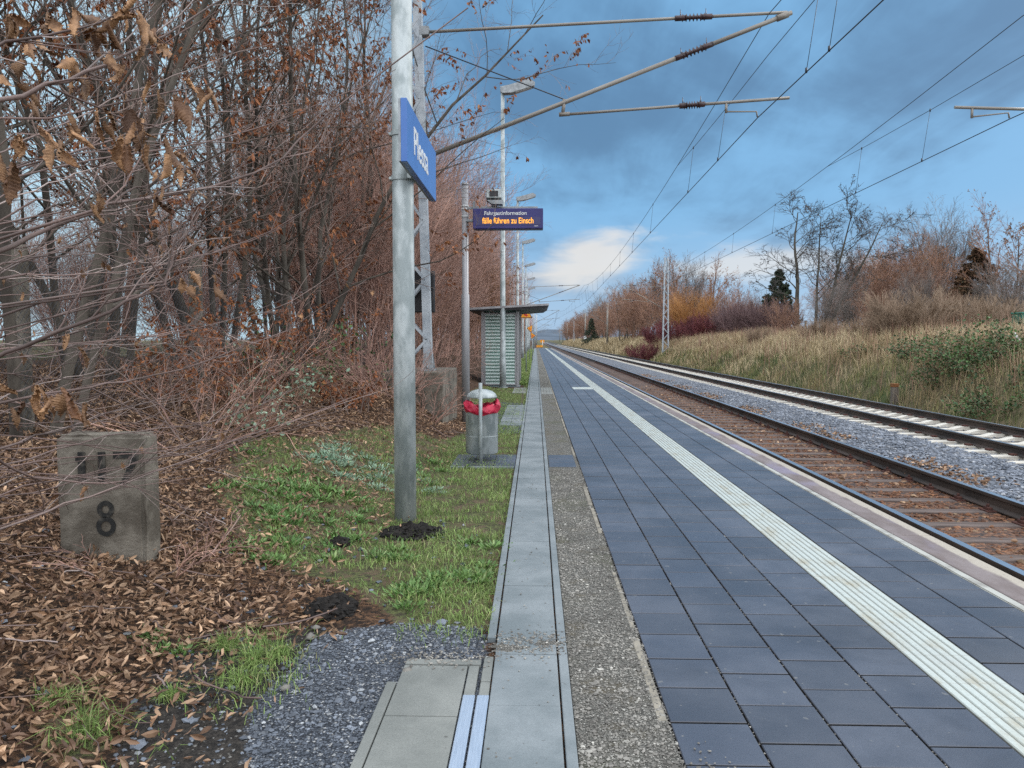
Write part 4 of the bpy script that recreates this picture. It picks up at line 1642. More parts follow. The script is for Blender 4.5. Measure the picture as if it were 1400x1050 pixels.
# ---------------------------------------------------------------- overhead line masts
def insul(b, p, q, r=.032, ribs=7, R_=.062):
    """ribbed insulator between two points"""
    p, q = Vector(p), Vector(q)
    pts, rs = [], []
    n = ribs * 4
    for i in range(n + 1):
        pts.append(p + (q - p) * (i / n))
        rs.append(R_ if i % 4 == 2 else r)
    b.tube(pts, rs, 10)


def lerp(a, c, t):
    return Vector(a) + (Vector(c) - Vector(a)) * t


def cantilever(t, base, xm, y, s, zs, tip, ctr, fine=True, push=0.0):
    """s=+1 arm reaches to +X. tip=(x,z) of the main tube, ctr = contact wire x, z"""
    bx0, by0, bz0 = base

    def w(x, z, dy=0.0):
        return Vector((x - bx0, y + dy - by0, z - bz0))
    n = 12 if fine else 6
    xt, zt = tip
    p0, p1 = w(xm, zs), w(xt, zt)
    f_in = .745 if fine else .72
    b = MB()
    L = (p1 - p0).length
    b.tube([p0, lerp(p0, p1, f_in - .035)], .038, n)
    b.tube([lerp(p0, p1, f_in + .035), lerp(p0, p1, 1.01)], .038, n)
    b.tube([lerp(p0, p1, .97), lerp(p0, p1, 1.0)], .055, n)
    b.build('diagonal_tube', M['tube'], t)
    top0, top1 = w(xm, zt - .22), p1 + Vector((-.02 * s, 0, .03))
    b = MB()
    b.tube([top0, lerp(top0, top1, f_in - .035)], .026, n)
    b.tube([lerp(top0, top1, f_in + .035), top1], .026, n)
    b.build('top_tube', M['tube'], t)
    k = .388
    j = lerp(p0, p1, k)
    zc = ctr[1] + (.20 if push else .32)
    xe = xt + .05 * s + push * s
    s0, s1 = j + Vector((0, 0, -.20)), w(xe, zc)
    b = MB()
    b.tube([s0, lerp(s0, s1, .53)], .024, n)
    b.tube([lerp(s0, s1, .61), s1], .026, n)
    b.tube([j + Vector((0, 0, .05)), s0 + Vector((-.03 * s, 0, -.02))], .03, n)
    b.tube([s0 + Vector((-.09 * s, 0, 0)), s0 + Vector((.09 * s, 0, .01))], .036, n)
    b.build('steady_tube', M['tube'], t)
    for (a0, a1, f0, f1) in ((p0, p1, f_in - .035, f_in + .035), (top0, top1, f_in - .035, f_in + .035), (s0, s1, .53, .61)):
        b = MB()
        insul(b, lerp(a0, a1, f0), lerp(a0, a1, f1), .03, 7 if fine else 3, .066)
        if fine:
            for f in (f0, f1):
                c = lerp(a0, a1, f)
                b.tube([lerp(a0, a1, f - .016), lerp(a0, a1, f + .016)], .045, 10)
                b.tube([c, c + Vector((-.01, 0, .14))], [.012, .004], 6)
        b.build('insulator', M['insul'], t)
    b = MB()
    m0 = w(xm, zt - .45)
    b.tube([m0, j + Vector((0, 0, .05))], .010 if fine else .015, 6)
    b.build('stay_wire', M['wire'], t)
    # registration arm holding the contact wire
    b = MB()
    xr = ctr[0] - .52 * s if not push else ctr[0] + .62 * s
    fr_ = abs(xr - (s0.x + bx0)) / max(abs(xe - (s0.x + bx0)), .01)
    tz = s0.z + (s1.z - s0.z) * fr_
    pr = Vector((xr - bx0, y - by0, tz))
    b.tube([pr, pr + Vector((0, 0, -.17))], .022, 8)
    b.tube([pr + Vector((0, 0, -.15)), w(ctr[0] - .02 * s * (-1 if push else 1), ctr[1] + .10), w(ctr[0], ctr[1] + .01)], .014, 8)
    b.build('registration_arm', M['tube'], t)
    for z in (zs, zt - .22):
        b = MB()
        b.box(xm - bx0 - .09, xm - bx0 + .07, -.09 + y - by0, .09 + y - by0, z - bz0 - .07, z - bz0 + .07)
        b.build('arm_bracket', M['galv_dark'], t)


def lattice(t, x, w0, w1, d, z0, z1, leg, nl, m, n_sides=2):
    """two channel legs with zigzag lacing in front and behind"""
    for s in (-1, 1):
        b = MB()
        r = bmesh.ops.create_cube(b.bm, size=1)
        for v in r['verts']:
            top = v.co.z > 0
            w = w1 if top else w0
            v.co = Vector((x + s * (w / 2 - leg / 2) + v.co.x * leg, v.co.y * d, z1 if top else z0))
        b.build('leg', m, t)
    b = MB()
    for i in range(nl):
        a0, a1 = i / nl, (i + 1) / nl
        za, zb = z0 + (z1 - z0) * a0, z0 + (z1 - z0) * a1
        wa, wb = (w0 + (w1 - w0) * a0) / 2 - leg / 2, (w0 + (w1 - w0) * a1) / 2 - leg / 2
        s = 1 if i % 2 else -1
        for yq in (-d / 2 - .006, d / 2 + .006):
            p, q = Vector((x + s * wa, yq, za)), Vector((x - s * wb, yq, zb))
            dvec = (q - p)
            ang = math.atan2(dvec.x, dvec.z)
            b.box(-.022, .022, -.005, .005, 0, dvec.length, 0, Matrix.Translation(p) @ Matrix.Rotation(ang, 4, 'Y'))
    b.build('lacing', m, t)


# the near mast on its concrete block
mx, my = -2.09, 13.3
blk = MB()
blk.box(-2.62, -1.51, 12.62, 14.9, -.1, .975, .02)
tag(blk.build('foundation_block', M['concdark']), 'big weathered concrete block carrying the near lattice mast', 'concrete block')
mb = (mx, my, .978)
mast = empty('catenary_mast', mb, 'near lattice steel mast with long insulated arm, standing on a concrete block', 'catenary mast', 'masts of the overhead line, left side')
lattice(mast, 0, .64, .22, .17, 0.03, 8.6, .14, 17, M['galv_mast'])
for s in (-1, 1):
    b = MB()
    b.box(s * .25 - .12, s * .25 + .12, -.16, .16, 0, .03)
    for q in (-.11, .11):
        b.prism([(s * .25 - .10, .03), (s * .25 + .10, .03), (s * .25 + .065, .30), (s * .25 - .065, .30)], 'y', q - .012, q + .012)
        b.tube([(s * .25, q * 1.25, .03), (s * .25, q * 1.25, .09)], .02, 6)
    b.build('base_plate', M['galv_dark'], mast)
cantilever(mast, mb, -1.86, my, 1, 4.60, (4.17, 6.89), (3.70, 5.21))
b = MB()
b.box(-.12, .34, .16, .26, 1.00, 1.72, .02)
b.box(-.06, .28, .265, .30, 1.05, 1.66, .01)
b.build('signal_board', M['black'], mast)


def simple_mast(x, y, ztop, lat, s, xt, label, plate=False, group='masts of the overhead line, right side', near=None):
    zb = float(zground(x, y)) - .1
    t = empty('catenary_mast', (x, y, zb), label, 'catenary mast', group)
    if lat:
        lattice(t, 0, .66, .40, .30, 0, ztop - zb, .11, 15, M['galv_mast'])
    else:
        b = MB()
        b.tube([(0, 0, 0), (0, 0, ztop - zb)], [.20, .15], 10)
        b.build('pole', M['tube'] if s < 0 else M['galv_mast'], t)
    c = xt + float(cx(y))
    alt = .45 if int(round(y / 64)) % 2 == 0 else -.45
    if near:
        cantilever(t, (x, y, zb), x + s * .2, y, s, 4.55, (c, 6.9), near, True, 1.49)
    else:
        cantilever(t, (x, y, zb), x + s * .2, y, s, 4.55, (c, 6.9), (c + alt * s, 5.21), False)
    if plate:
        b = MB()
        b.box(-.4, .4, -.26, -.22, 1.7 - zb, 2.5 - zb)
        b.build('number_plate', M['white'], t)
    return t


T1, T2 = 4.325, 8.58
simple_mast(12.82, 13.5, 9.3, True, -1, T2, 'lattice mast just outside the right edge, only its arm end shows', near=(7.95, 5.21))
simple_mast(12.82, 77, 9.6, True, -1, T2, 'pale lattice mast rising from the dark red shrubs right of the tracks')
simple_mast(13.0, 141, 8.2, False, -1, T2, 'first slim brownish mast behind the lattice mast, in front of bare woods')
simple_mast(13.1, 205, 8.6, False, -1, T2, 'slim brownish mast carrying a white plate low down', True)
simple_mast(13.3, 269, 8.4, True, -1, T2, 'small far lattice mast left of the mast with the white plate')
for y in (333, 397, 461):
    simple_mast(13.3 + float(cx(y)), y, 8.6, False, -1, T2, 'tiny far mast right of the vanishing tracks')
simple_mast(-2.3, 77, 8.8, True, 1, T1, 'lattice mast hidden behind the lamp posts, its arm showing above the shelter', group='masts of the overhead line, left side')
for y, x, lab in ((141, -.35, 'pale mast just beyond the yellow signs, before the platform end'), (205, .30, 'thin pale mast next to the yellow barrier, left of the tracks')):
    simple_mast(x, y, 8.4, False, 1, T1, lab, group='masts of the overhead line, left side')
for y in (269, 333, 397):
    simple_mast(.0 + float(cx(y)), y, 8.4, False, 1, T1, 'tiny far mast left of the vanishing tracks', group='masts of the overhead line, left side')


# ---------------------------------------------------------------- overhead wires
def overhead(xc, first, label, y_first):
    t = empty('overhead_line', (0, 0, 0), label, 'overhead line', 'overhead lines above the tracks')
    sup = [y_first + 64 * i for i in range(-1, 7)]

    def cxw(y):
        i = (y - y_first) / 64
        k = math.floor(i)
        a = first if k % 2 == 0 else -first
        return xc + float(cx(y)) + a + (-a - a) * (i - k)

    def mz(y):
        i = (y - y_first) / 64
        f = i - math.floor(i)
        return 5.87 + 1.03 * (2 * f - 1) ** 2
    def mxw(y):
        c = xc + float(cx(y))
        return c + .75 * (cxw(y) - c)
    ysx = [y_first - 64 + 4 * i for i in range(0, 113)]
    b = MB()
    b.tube([(cxw(y), y, 5.21) for y in ysx], .0085, 5)
    b.build('contact_wire', M['wire'], t)
    b = MB()
    b.tube([(mxw(y), y, mz(y)) for y in ysx], .0075, 5)
    b.build('messenger_wire', M['wire'], t)
    for ys_ in sup:
        n = 9
        h0 = mz(ys_ + n)
        pts = [(mxw(ys_ + q), ys_ + q, h0 - .17 * (1 - (q / n) ** 2)) for q in (-9, -6, -3, 0, 3, 6, 9)]
        b = MB()
        b.tube(pts, .006, 5)
        b.build('stitch_wire', M['wire'], t)
        offs = [-2.2, 3.1, 6.6, 14, 20, 26, 32, 38, 44, 50, 57.4, 61]
        for q in offs:
            y = ys_ + q
            if y > 200:
                continue
            f = (q % 64)
            top = mz(y) if 9 < f < 55 else h0 - .17 * (1 - ((f if f < 32 else f - 64) / n) ** 2)
            b = MB()
            b.tube([(mxw(y), y, top), (cxw(y), y, 5.21)], .0045, 4)
            b.tube([(cxw(y), y, 5.20), (cxw(y), y, 5.27)], .016, 6)
            b.tube([(mxw(y), y, top - .03), (mxw(y), y, top + .03)], .014, 6)
            b.build('dropper', M['wire'], t)
    return t


overhead(T1, -.62, 'overhead contact and messenger wires hanging above the nearer track', 13.3)
overhead(T2, -.62, 'overhead contact and messenger wires hanging above the farther track', 13.5)

# ---------------------------------------------------------------- small things on the right bank
def bank_post(px, d, h, w, label, m='wood'):
    p = P(px, 460, d)
    z = float(zground(p.x, p.y))
    b = MB()
    b.box(-w, w, -w, w, -.2, h, .012, taper=.12)
    b.mi = 0
    tag(b.build('fence_post', M[m], None, (p.x, p.y, z)), label, 'fence post', 'old fence posts on the bank')


bank_post(1101, 57, 1.35, .07, 'leftmost weathered fence post between the big bare trees')
bank_post(1149, 55, 1.15, .08, 'weathered fence post right of the biggest bare tree')
bank_post(1181, 53, 1.0, .08, 'third weathered fence post from the left, beside a low bare shrub')
bank_post(1340, 42, 1.15, .08, 'weathered fence post at the far right, above the brambles')
b = MB()
b.box(-.10, .10, -.09, .09, -.3, .60, .015)
b.mi = 1
b.box(-.104, .104, -.094, .094, .601, .72, .012)
tag(b.build('marker_post', [M['wood'], pmat('rust_orange', (.28, .12, .04), (.20, .08, .03), 8, 5, .85)], None, (11.62, 25.4, float(zground(11.62, 25.4)))), 'short dark marker post with orange brown top at the foot of the bank', 'marker post')
b = MB()
q0 = P(1386, 455, 25)
q1 = P(1404, 480, 25)
b.tube([q1 + Vector((.1, 0, -.6)), q1, q0], .045, 8)
tag(b.build('leaning_stick', M['white']), 'whitish pole leaning in the scrub at the right edge', 'pole')
p = P(1404, 448, 32)
bxo = empty('green_box', (p.x, p.y, float(zground(p.x, p.y))), 'green box standing in the scrub at the right edge of the bank', 'box')
b = MB()
b.box(-.42, .42, -.35, .35, .0, .95, .03)
b.build('body', M['green'], bxo)
b = MB()
b.box(-.45, .45, -.38, .38, .952, 1.02, .02)
b.build('lid', M['green'], bxo)

# ---------------------------------------------------------------- wire mesh fence left
def fx_at(y):
    return -4.95 + .03 * y


fe = empty('wire_fence', (fx_at(3), 3, float(zground(fx_at(3), 3))), 'chain link fence with concrete posts behind the leafy slope', 'fence')
ox, oy, oz = fe.location
for i, y in enumerate((3.5, 7.0, 10.5, 14.0, 17.5, 21, 24.5, 28)):
    x = fx_at(y)
    z = float(zground(x, y))
    b = MB()
    b.box(x - ox - .08, x - ox + .08, y - oy - .07, y - oy + .07, z - oz - .2, z - oz + 1.72, .02, taper=.08)
    b.build('post', M['concdark'], fe)
G = Geo()
cell = .075
n = int(26 / cell)
for sg in (1, -1):
    yb_ = 3 + np.arange(-22, n) * cell
    p0 = np.stack([fx_at(yb_) + .09, yb_, zground(fx_at(yb_), yb_) + .03], 1)
    dyv = 1.55 * sg
    p1 = np.stack([fx_at(yb_ + dyv) + .09, yb_ + dyv, zground(fx_at(yb_ + dyv), yb_ + dyv) + 1.6], 1)
    pts = np.stack([p0, (p0 + p1) / 2, p1], 1) - np.array([ox, oy, oz])
    G.tubes(pts, np.full((len(pts), 3), .0016), 3)
link('wire_mesh', G.mesh('wire_mesh', M['wire']), fe)
#PART3
# ---------------------------------------------------------------- vegetation
def grow(rng, base, dirs, L, R0, levels):
    out = []
    base = np.asarray(base, float)
    d = norm(np.asarray(dirs, float))
    L = np.broadcast_to(np.asarray(L, float), (len(base),)).copy()
    R0 = np.broadcast_to(np.asarray(R0, float), (len(base),)).copy()
    for li, lv in enumerate(levels):
        S = lv['seg']
        N = len(base)
        pts = np.zeros((N, S + 1, 3))
        pts[:, 0] = base
        dd = d.copy()
        step = (L / S)[:, None]
        dirs_at = np.zeros((N, S + 1, 3))
        for j in range(S):
            dirs_at[:, j] = dd
            pts[:, j + 1] = pts[:, j] + dd * step
            dd = norm(dd + rng.normal(size=(N, 3)) * lv.get('wander', .1) + np.array([0, 0, lv.get('up', 0)]))
        dirs_at[:, S] = dd
        tt = np.linspace(0, 1, S + 1)
        rad = R0[:, None] * (1 - (1 - lv.get('taper', .3)) * tt)[None]
        out.append((pts, rad, dirs_at))
        if 'nch' not in lv:
            break
        n = lv['nch']
        ii = np.repeat(np.arange(N), n)
        t = lv.get('t0', .2) + (1 - lv.get('t0', .2)) * ((np.tile(np.arange(n), N) + rng.random(N * n)) / n)
        f = np.clip(t * S, 0, S - 1e-4)
        k = f.astype(int)
        w = (f - k)[:, None]
        base = pts[ii, k] * (1 - w) + pts[ii, k + 1] * w
        pd = dirs_at[ii, k]
        perp = norm(np.cross(pd, rng.normal(size=pd.shape)))
        an = np.abs(rng.normal(lv.get('ang', .8), lv.get('angsd', .2), N * n))[:, None]
        d = norm(pd * np.cos(an) + perp * np.sin(an))
        a, c = lv.get('lr', (.3, .5))
        L = L[ii] * rng.uniform(a, c, N * n) * (1 - lv.get('tl', .5) * t)
        R0 = np.maximum(rad[ii, k] * lv.get('rr', .55), lv.get('rmin', .002))
    return out


def tip_points(rng, lev, n, lo=.3):
    pts, rad, dr = lev
    N, S, _ = pts.shape
    i = rng.integers(0, N, n)
    t = (lo + (1 - lo) * rng.random(n)) * (S - 1)
    k = np.minimum(t.astype(int), S - 2)
    w = (t - k)[:, None]
    return pts[i, k] * (1 - w) + pts[i, k + 1] * w, dr[i, k]


def tree(seed, stems, levels, mats, ntrunk=1, sides=(8, 5, 3, 3, 3), leaves=None, nm='tree', loc=(0, 0, 0), label='', cat='tree', group=None):
    """stems: (n, spread, lean, height, radius). parts: trunk, crown, dry_leaves"""
    rng = np.random.default_rng(seed)
    n, spread, lean, hh, r0 = stems
    an = np.arange(n) * 2 * PI / n + rng.random(n)
    b0 = np.stack([np.cos(an) * spread, np.sin(an) * spread, np.full(n, -.1)], 1) * np.array([1, 1, 1])
    b0[:, :2] *= rng.uniform(.3, 1, (n, 1))
    dv = np.stack([np.cos(an) * lean, np.sin(an) * lean, np.ones(n)], 1)
    dv[:, :2] += rng.normal(size=(n, 2)) * lean * .4
    lv = grow(rng, b0, dv, hh * rng.uniform(.75, 1.0, n), r0 * rng.uniform(.7, 1, n), levels)
    root = empty(nm, loc, label, cat, group)
    Gt, Gc = Geo(), Geo()
    for i, (p, r, d) in enumerate(lv):
        (Gt if i < ntrunk else Gc).tubes(p, r, sides[i])
    link('trunk', Gt.mesh('trunk', mats[0], True), root)
    if Gc.n:
        link('crown', Gc.mesh('crown', mats[1]), root)
    if leaves:
        cnt, ll, wd, quick, m, droop, clump = leaves
        pos, dr = tip_points(rng, lv[-1], cnt * 3, .2)
        cn = vnoise(pos[:, 0] * 1.0, pos[:, 2] * 1.3 + pos[:, 1], 2.2, seed % 13)
        pos, dr = pos[cn > clump], dr[cn > clump]
        pos, dr = pos[:cnt], dr[:cnt]
        dd = norm(dr * .5 + rng.normal(size=pos.shape) * .35 + np.array([0, 0, -droop]))
        Gl = Geo()
        Ls = rng.uniform(.6, 1.0, len(pos)) * ll
        (Gl.quick_leaves if quick else Gl.leaves)(rng, pos, Ls, Ls * wd, dd)
        link('dry_leaves', Gl.mesh('dry_leaves', m), root)
    return root


def gz(x, y):
    return float(zground(x, y))


HB = [dict(seg=10, wander=.07, up=.02, taper=.22, nch=13, t0=.16, ang=.75, angsd=.2, lr=(.30, .52), tl=.45, rr=.42, rmin=.008),
      dict(seg=7, wander=.13, up=.05, taper=.25, nch=9, t0=.15, ang=.75, angsd=.22, lr=(.28, .50), tl=.4, rr=.5, rmin=.0035),
      dict(seg=5, wander=.15, up=.02, taper=.4, nch=5, t0=.15, ang=.7, angsd=.22, lr=(.30, .6), tl=.4, rr=.6, rmin=.0022),
      dict(seg=3, wander=.18, up=.0, taper=.6)]
hb = []
spots = [(-4.6, 6.9, 0), (-5.4, 9.4, 1), (-4.9, 11.4, 2), (-5.0, 14.8, 1), (-6.6, 8.2, 2), (-4.3, 17.4, 2), (-3.9, 12.6, 1)]
labs = ['hornbeam tree with thick dark stems nearest behind the concrete stone', 'multi-stemmed hornbeam tree behind the wire fence with brown leaves high up',
        'hornbeam tree left of the sign pole with drooping rusty leaves',
        'hornbeam tree whose leafy boughs reach behind the top of the sign pole', 'dark hornbeam tree at the left edge of the photo behind the fence',
        'hornbeam tree behind the lattice mast, leafy on the platform side', 'hornbeam tree nearest to the concrete block, its rusty boughs hanging behind the pole']
for k in range(3):
    t = tree(100 + k, (6, .36, .19, 9.5, .060), HB, (M['bark'], M['twig']), 2, (9, 5, 3, 3),
             (9500, .098, .40, False, M['leafhang'], .9, .24), 'hornbeam_tree', (0, 0, 0), labs[k], 'tree', 'leafy hornbeam trees behind the slope')
    hb.append(t)
rz_ = random.Random(8)
for i, (x, y, k) in enumerate(spots):
    if i < 3:
        hb[k].location = (x, y, gz(x, y))
        hb[k].rotation_euler = (0, 0, rz_.uniform(0, 6))
    else:
        dup(hb[k], (x, y, gz(x, y)), rz_.uniform(0, 6), rz_.uniform(.85, 1.08), labs[i])

# bare, dense shrubs lining the platform
SB = [dict(seg=7, wander=.08, up=.06, taper=.3, nch=11, t0=.12, ang=.50, angsd=.18, lr=(.35, .62), tl=.4, rr=.5, rmin=.006),
      dict(seg=5, wander=.12, up=.06, taper=.4, nch=8, t0=.15, ang=.55, angsd=.2, lr=(.35, .62), tl=.4, rr=.55, rmin=.0035),
      dict(seg=3, wander=.14, up=.04, taper=.5, nch=4, t0=.2, ang=.55, angsd=.2, lr=(.4, .8), tl=.4, rr=.7, rmin=.003),
      dict(seg=2, wander=.15, up=.02, taper=.6)]
sb = []
names = [('bare_shrub', 'twigred', 26, 6.6), ('bare_shrub', 'twigred', 24, 6.0), ('bare_shrub', 'twigrust', 22, 6.2)]
for k, (nm, mt, nst, hh) in enumerate(names):
    sb.append(tree(200 + k, (nst, .75, .30, hh, .028), SB, (M[mt], M[mt]), 1, (5, 4, 3, 3), None, nm, (0, -500, 0), 'x', 'shrub', 'bare shrubs lining the left side of the platform'))
lsp = [(-3.9, 16.8, 0, .85, 'bare reddish shrub right behind the concrete block of the lattice mast'), (-3.9, 20.5, 1, .85, 'bare reddish shrub just left of the display post'),
       (-5.6, 19.5, 1, 1.0, 'bare shrub back left of the lattice mast, below the leafy hornbeams'), (-4.0, 24.5, 2, .85, 'bare rusty shrub left of the waiting shelter wall'),
       (-5.4, 24.5, 0, 1.15, 'taller bare shrub behind the display post'), (-4.1, 28.5, 0, .9, 'bare shrub directly behind the waiting shelter'),
       (-5.6, 31, 1, 1.3, 'high bare shrub rising behind the waiting shelter'), (-4.3, 33.0, 1, .95, None), (-5.8, 37.0, 2, 1.4, None), (-4.4, 38.5, 0, .95, None),
       (-5.9, 44.0, 0, 1.45, None), (-4.6, 47.0, 2, 1.0, None), (-6.0, 52.0, 1, 1.5, None), (-4.7, 56, 0, 1.0, None), (-6.0, 61, 2, 1.5, None), (-4.8, 67, 1, 1.1, None),
       (-6.1, 74, 0, 1.55, None), (-5.0, 82, 2, 1.2, None), (-6.2, 93, 1, 1.6, None), (-5.2, 105, 0, 1.3, None), (-5.8, 119, 2, 1.4, None), (-6.2, 136, 1, 1.5, None)]
seen_k = set()
far_lab = 'bare reddish shrub in the long row behind the lamp posts'
for (x, y, k, sc, lab) in lsp:
    if k not in seen_k:
        seen_k.add(k)
        o = sb[k]
        o.location = (x, y, gz(x, y))
        o.scale = (sc, sc, sc)
        o['label'] = lab or far_lab
    else:
        o = dup(sb[k], (x, y, gz(x, y)), rz_.uniform(0, 6), sc, lab or far_lab)
    if lab is None:
        o['group'] = 'bare shrubs in the row behind the lamp posts'

for i, (x, y, k, sc) in enumerate(((-7.2, 6.6, 0, .42), (-8.6, 10, 1, .36), (-7.6, 13, 2, .38), (-6.8, 16.2, 1, .5), (-6.3, 10.4, 1, .3), (-11, 15, 0, .5), (-8.3, 18, 2, .6), (-5.9, 13.2, 0, .34), (-13, 8.8, 2, .5))):
    dup(sb[k], (x, y, gz(x, y)), i * 1.9, sc, 'bare shrub in the thicket behind the wire fence', 'bare shrubs in the thicket behind the wire fence')

# rusty leafy beech in the row (orange brown patch above the shelter)
lb = tree(230, (12, .6, .26, 5.2, .03), SB[:3] + [dict(seg=2, wander=.15, up=0, taper=.6)], (M['twigrust'], M['twigrust']), 1, (5, 4, 3, 3),
          (9000, .10, .5, True, M['leafrusty'], .5, -.6), 'leafy_shrub', (-3.3, 39.5, gz(-3.3, 39.5)), 'rusty leafed shrub above the shelter roof, between lamp post and display', 'shrub')

# tall airy bare trees whose twigs stand against the sky left of the lamps
AT = [dict(seg=10, wander=.05, up=.02, taper=.2, nch=18, t0=.2, ang=.62, angsd=.15, lr=(.30, .48), tl=.55, rr=.4, rmin=.01),
      dict(seg=6, wander=.10, up=.05, taper=.3, nch=9, t0=.2, ang=.6, angsd=.2, lr=(.35, .6), tl=.4, rr=.5, rmin=.005),
      dict(seg=4, wander=.13, up=.05, taper=.4, nch=6, t0=.2, ang=.6, angsd=.2, lr=(.4, .75), tl=.4, rr=.6, rmin=.0035),
      dict(seg=3, wander=.15, up=.02, taper=.5)]
at = [tree(300 + k, (2, .3, .12, 11, .13), AT, (M['bark'], M['twig']), 1, (8, 5, 3, 3), None, 'bare_tree', (0, -500, 0), 'x', 'tree', 'tall bare trees behind the left shrubs') for k in range(2)]
asp = [(-6.0, 21, 0, .95, 'tall bare tree with fine twigs directly above the station sign'), (-5.0, 27, 1, 1.0, 'tall bare tree standing against the sky left of the biggest lamp post'),
       (-5.4, 36, 0, 1.0, 'tall bare tree whose twigs reach towards the biggest lamp post'),
       (-10.5, 19, 1, 1.0, 'bare tree behind the wire fence, deep left')]
for i, (x, y, k, sc, lab) in enumerate(asp):
    if i < 2:
        o = at[k]
        o.location = (x, y, gz(x, y))
        o['label'] = lab
    else:
        dup(at[k], (x, y, gz(x, y)), rz_.uniform(0, 6), sc, lab)


# low scrub on the leafy slope: arching thin shoots
def scrub(seed, n, x, y, hh, label, mat='twigred', nm='low_shrub', lean=.7, group='low bare scrub on the leafy slope'):
    lv = [dict(seg=8, wander=.10, up=-.05, taper=.35, nch=6, t0=.2, ang=.55, angsd=.2, lr=(.3, .55), tl=.4, rr=.6, rmin=.0025),
          dict(seg=5, wander=.13, up=-.01, taper=.45, nch=4, t0=.2, ang=.6, angsd=.2, lr=(.3, .6), tl=.4, rr=.7, rmin=.002),
          dict(seg=3, wander=.15, taper=.6)]
    return tree(seed, (n, .3, lean, hh, .010), lv, (M[mat], M[mat]), 1, (5, 3, 3), None, nm, (x, y, gz(x, y)), label, 'shrub', group)


scrub(400, 12, -3.2, 7.4, 1.5, 'low tangle of bare shoots behind the concrete stone')
scrub(401, 12, -3.7, 9.6, 1.6, 'low tangle of bare shoots in the middle of the leafy slope')
scrub(402, 34, -2.2, 11.8, 1.0, 'low tangle of bare shoots in front of the concrete block')
scrub(403, 16, -1.75, 12.0, .8, 'low bare twigs between the concrete block and the litter bin')
scrub(405, 9, -2.25, 4.55, .55, 'small bare shoots growing at the right foot of the concrete stone')
scrub(406, 20, -2.7, 15.8, 1.9, 'low bare scrub right behind the concrete block')
scrub(407, 18, -2.5, 20.5, 1.8, 'low bare scrub beside the shelter, behind the display post')


def leafy(seed, x, y, hh, n, nl, label):
    lv = [dict(seg=7, wander=.12, up=.0, taper=.35, nch=8, t0=.1, ang=.7, angsd=.2, lr=(.35, .6), tl=.3, rr=.6, rmin=.003),
          dict(seg=4, wander=.15, up=-.02, taper=.45, nch=4, t0=.2, ang=.6, angsd=.2, lr=(.35, .6), tl=.3, rr=.7, rmin=.002),
          dict(seg=3, wander=.15, taper=.6)]
    return tree(seed, (n, .25, .35, hh, .010), lv, (M['twig'], M['twig']), 1, (5, 3, 3), (nl, .075, .42, False, M['leafhang'], .7, -.5),
                'leafy_shrub', (x, y, gz(x, y)), label, 'shrub', 'young beech shrubs holding brown leaves')


leafy(420, -3.55, 9.6, 1.35, 8, 1500, 'young shrub full of brown leaves in the middle of the slope')
leafy(421, -3.9, 8.4, 1.1, 7, 900, 'small brown leafed shrub left of the fuller one on the slope')
leafy(422, -3.7, 12.6, 1.5, 8, 1300, 'brown leafed shrub beside the dark green bramble')
leafy(423, -2.5, 10.4, .55, 7, 600, 'lowest brown leafed shrub, on the slope in front of the concrete block')


def bramble(seed, x, y, rx, ry, h, n, label, m='bramble', ll=.07, group=None, cat='bramble bush'):
    rng = np.random.default_rng(seed)
    root = empty('bramble_bush', (x, y, gz(x, y)), label, cat, group)
    k = 40
    an = rng.random(k) * 2 * PI
    ra = np.sqrt(rng.random(k))
    base = np.stack([np.cos(an) * ra * rx * .6, np.sin(an) * ra * ry * .6, np.zeros(k) - .05], 1)
    base[:, 2] += zground(base[:, 0] + x, base[:, 1] + y) - gz(x, y)
    dv = np.stack([np.cos(an) * .6, np.sin(an) * .6, np.ones(k)], 1)
    lv = grow(rng, base, dv, h * rng.uniform(.9, 1.6, k), .006, [dict(seg=7, wander=.13, up=-.12, taper=.5, nch=5, t0=.2, ang=.8, lr=(.3, .5), rr=.7, rmin=.003), dict(seg=4, wander=.2, up=-.05, taper=.5)])
    G = Geo()
    for p, r, d in lv:
        G.tubes(p, r, 3)
    link('stems', G.mesh('stems', M['twigrust']), root)
    p1, d1 = tip_points(rng, lv[0], n // 2, .25)
    p2, d2 = tip_points(rng, lv[1], n - n // 2, 0)
    pos = np.concatenate([p1, p2]) + rng.normal(size=(n, 3)) * .05
    G = Geo()
    dd = norm(rng.normal(size=(n, 3)) + np.array([0, 0, -.2]))
    L = rng.uniform(.5, 1, n) * ll
    G.leaves(rng, pos, L, L * .7, dd, .3, .3)
    link('leaves', G.mesh('leaves', M[m]), root)
    return root


bramble(500, -3.6, 12.4, .8, .8, 1.0, 900, 'dark green bramble in the leafy slope left of the concrete block')
bramble(501, -3.3, 9.9, .5, .5, .5, 260, 'small grey green bramble in the middle of the brown leaf slope', 'weedgrey')
bramble(502, -3.0, 8.3, .3, .3, .3, 120, 'tiny grey green bramble low on the brown leaf slope', 'weedgrey')


# ---------------------------------------------------------------- foreground tree reaching in from the left
def resample(pts, S):
    pts = np.array([tuple(p) for p in pts])
    # Catmull-Rom through the points, even in parameter
    n = len(pts)
    ext = np.concatenate([pts[:1] * 2 - pts[1:2], pts, pts[-1:] * 2 - pts[-2:-1]])
    out = []
    for u_ in np.linspace(0, n - 1 - 1e-6, S):
        i = int(u_)
        t = u_ - i
        a, b_, c, d = ext[i], ext[i + 1], ext[i + 2], ext[i + 3]
        out.append(.5 * ((2 * b_) + (-a + c) * t + (2 * a - 5 * b_ + 4 * c - d) * t * t + (-a + 3 * b_ - 3 * c + d) * t ** 3))
    return np.array(out)


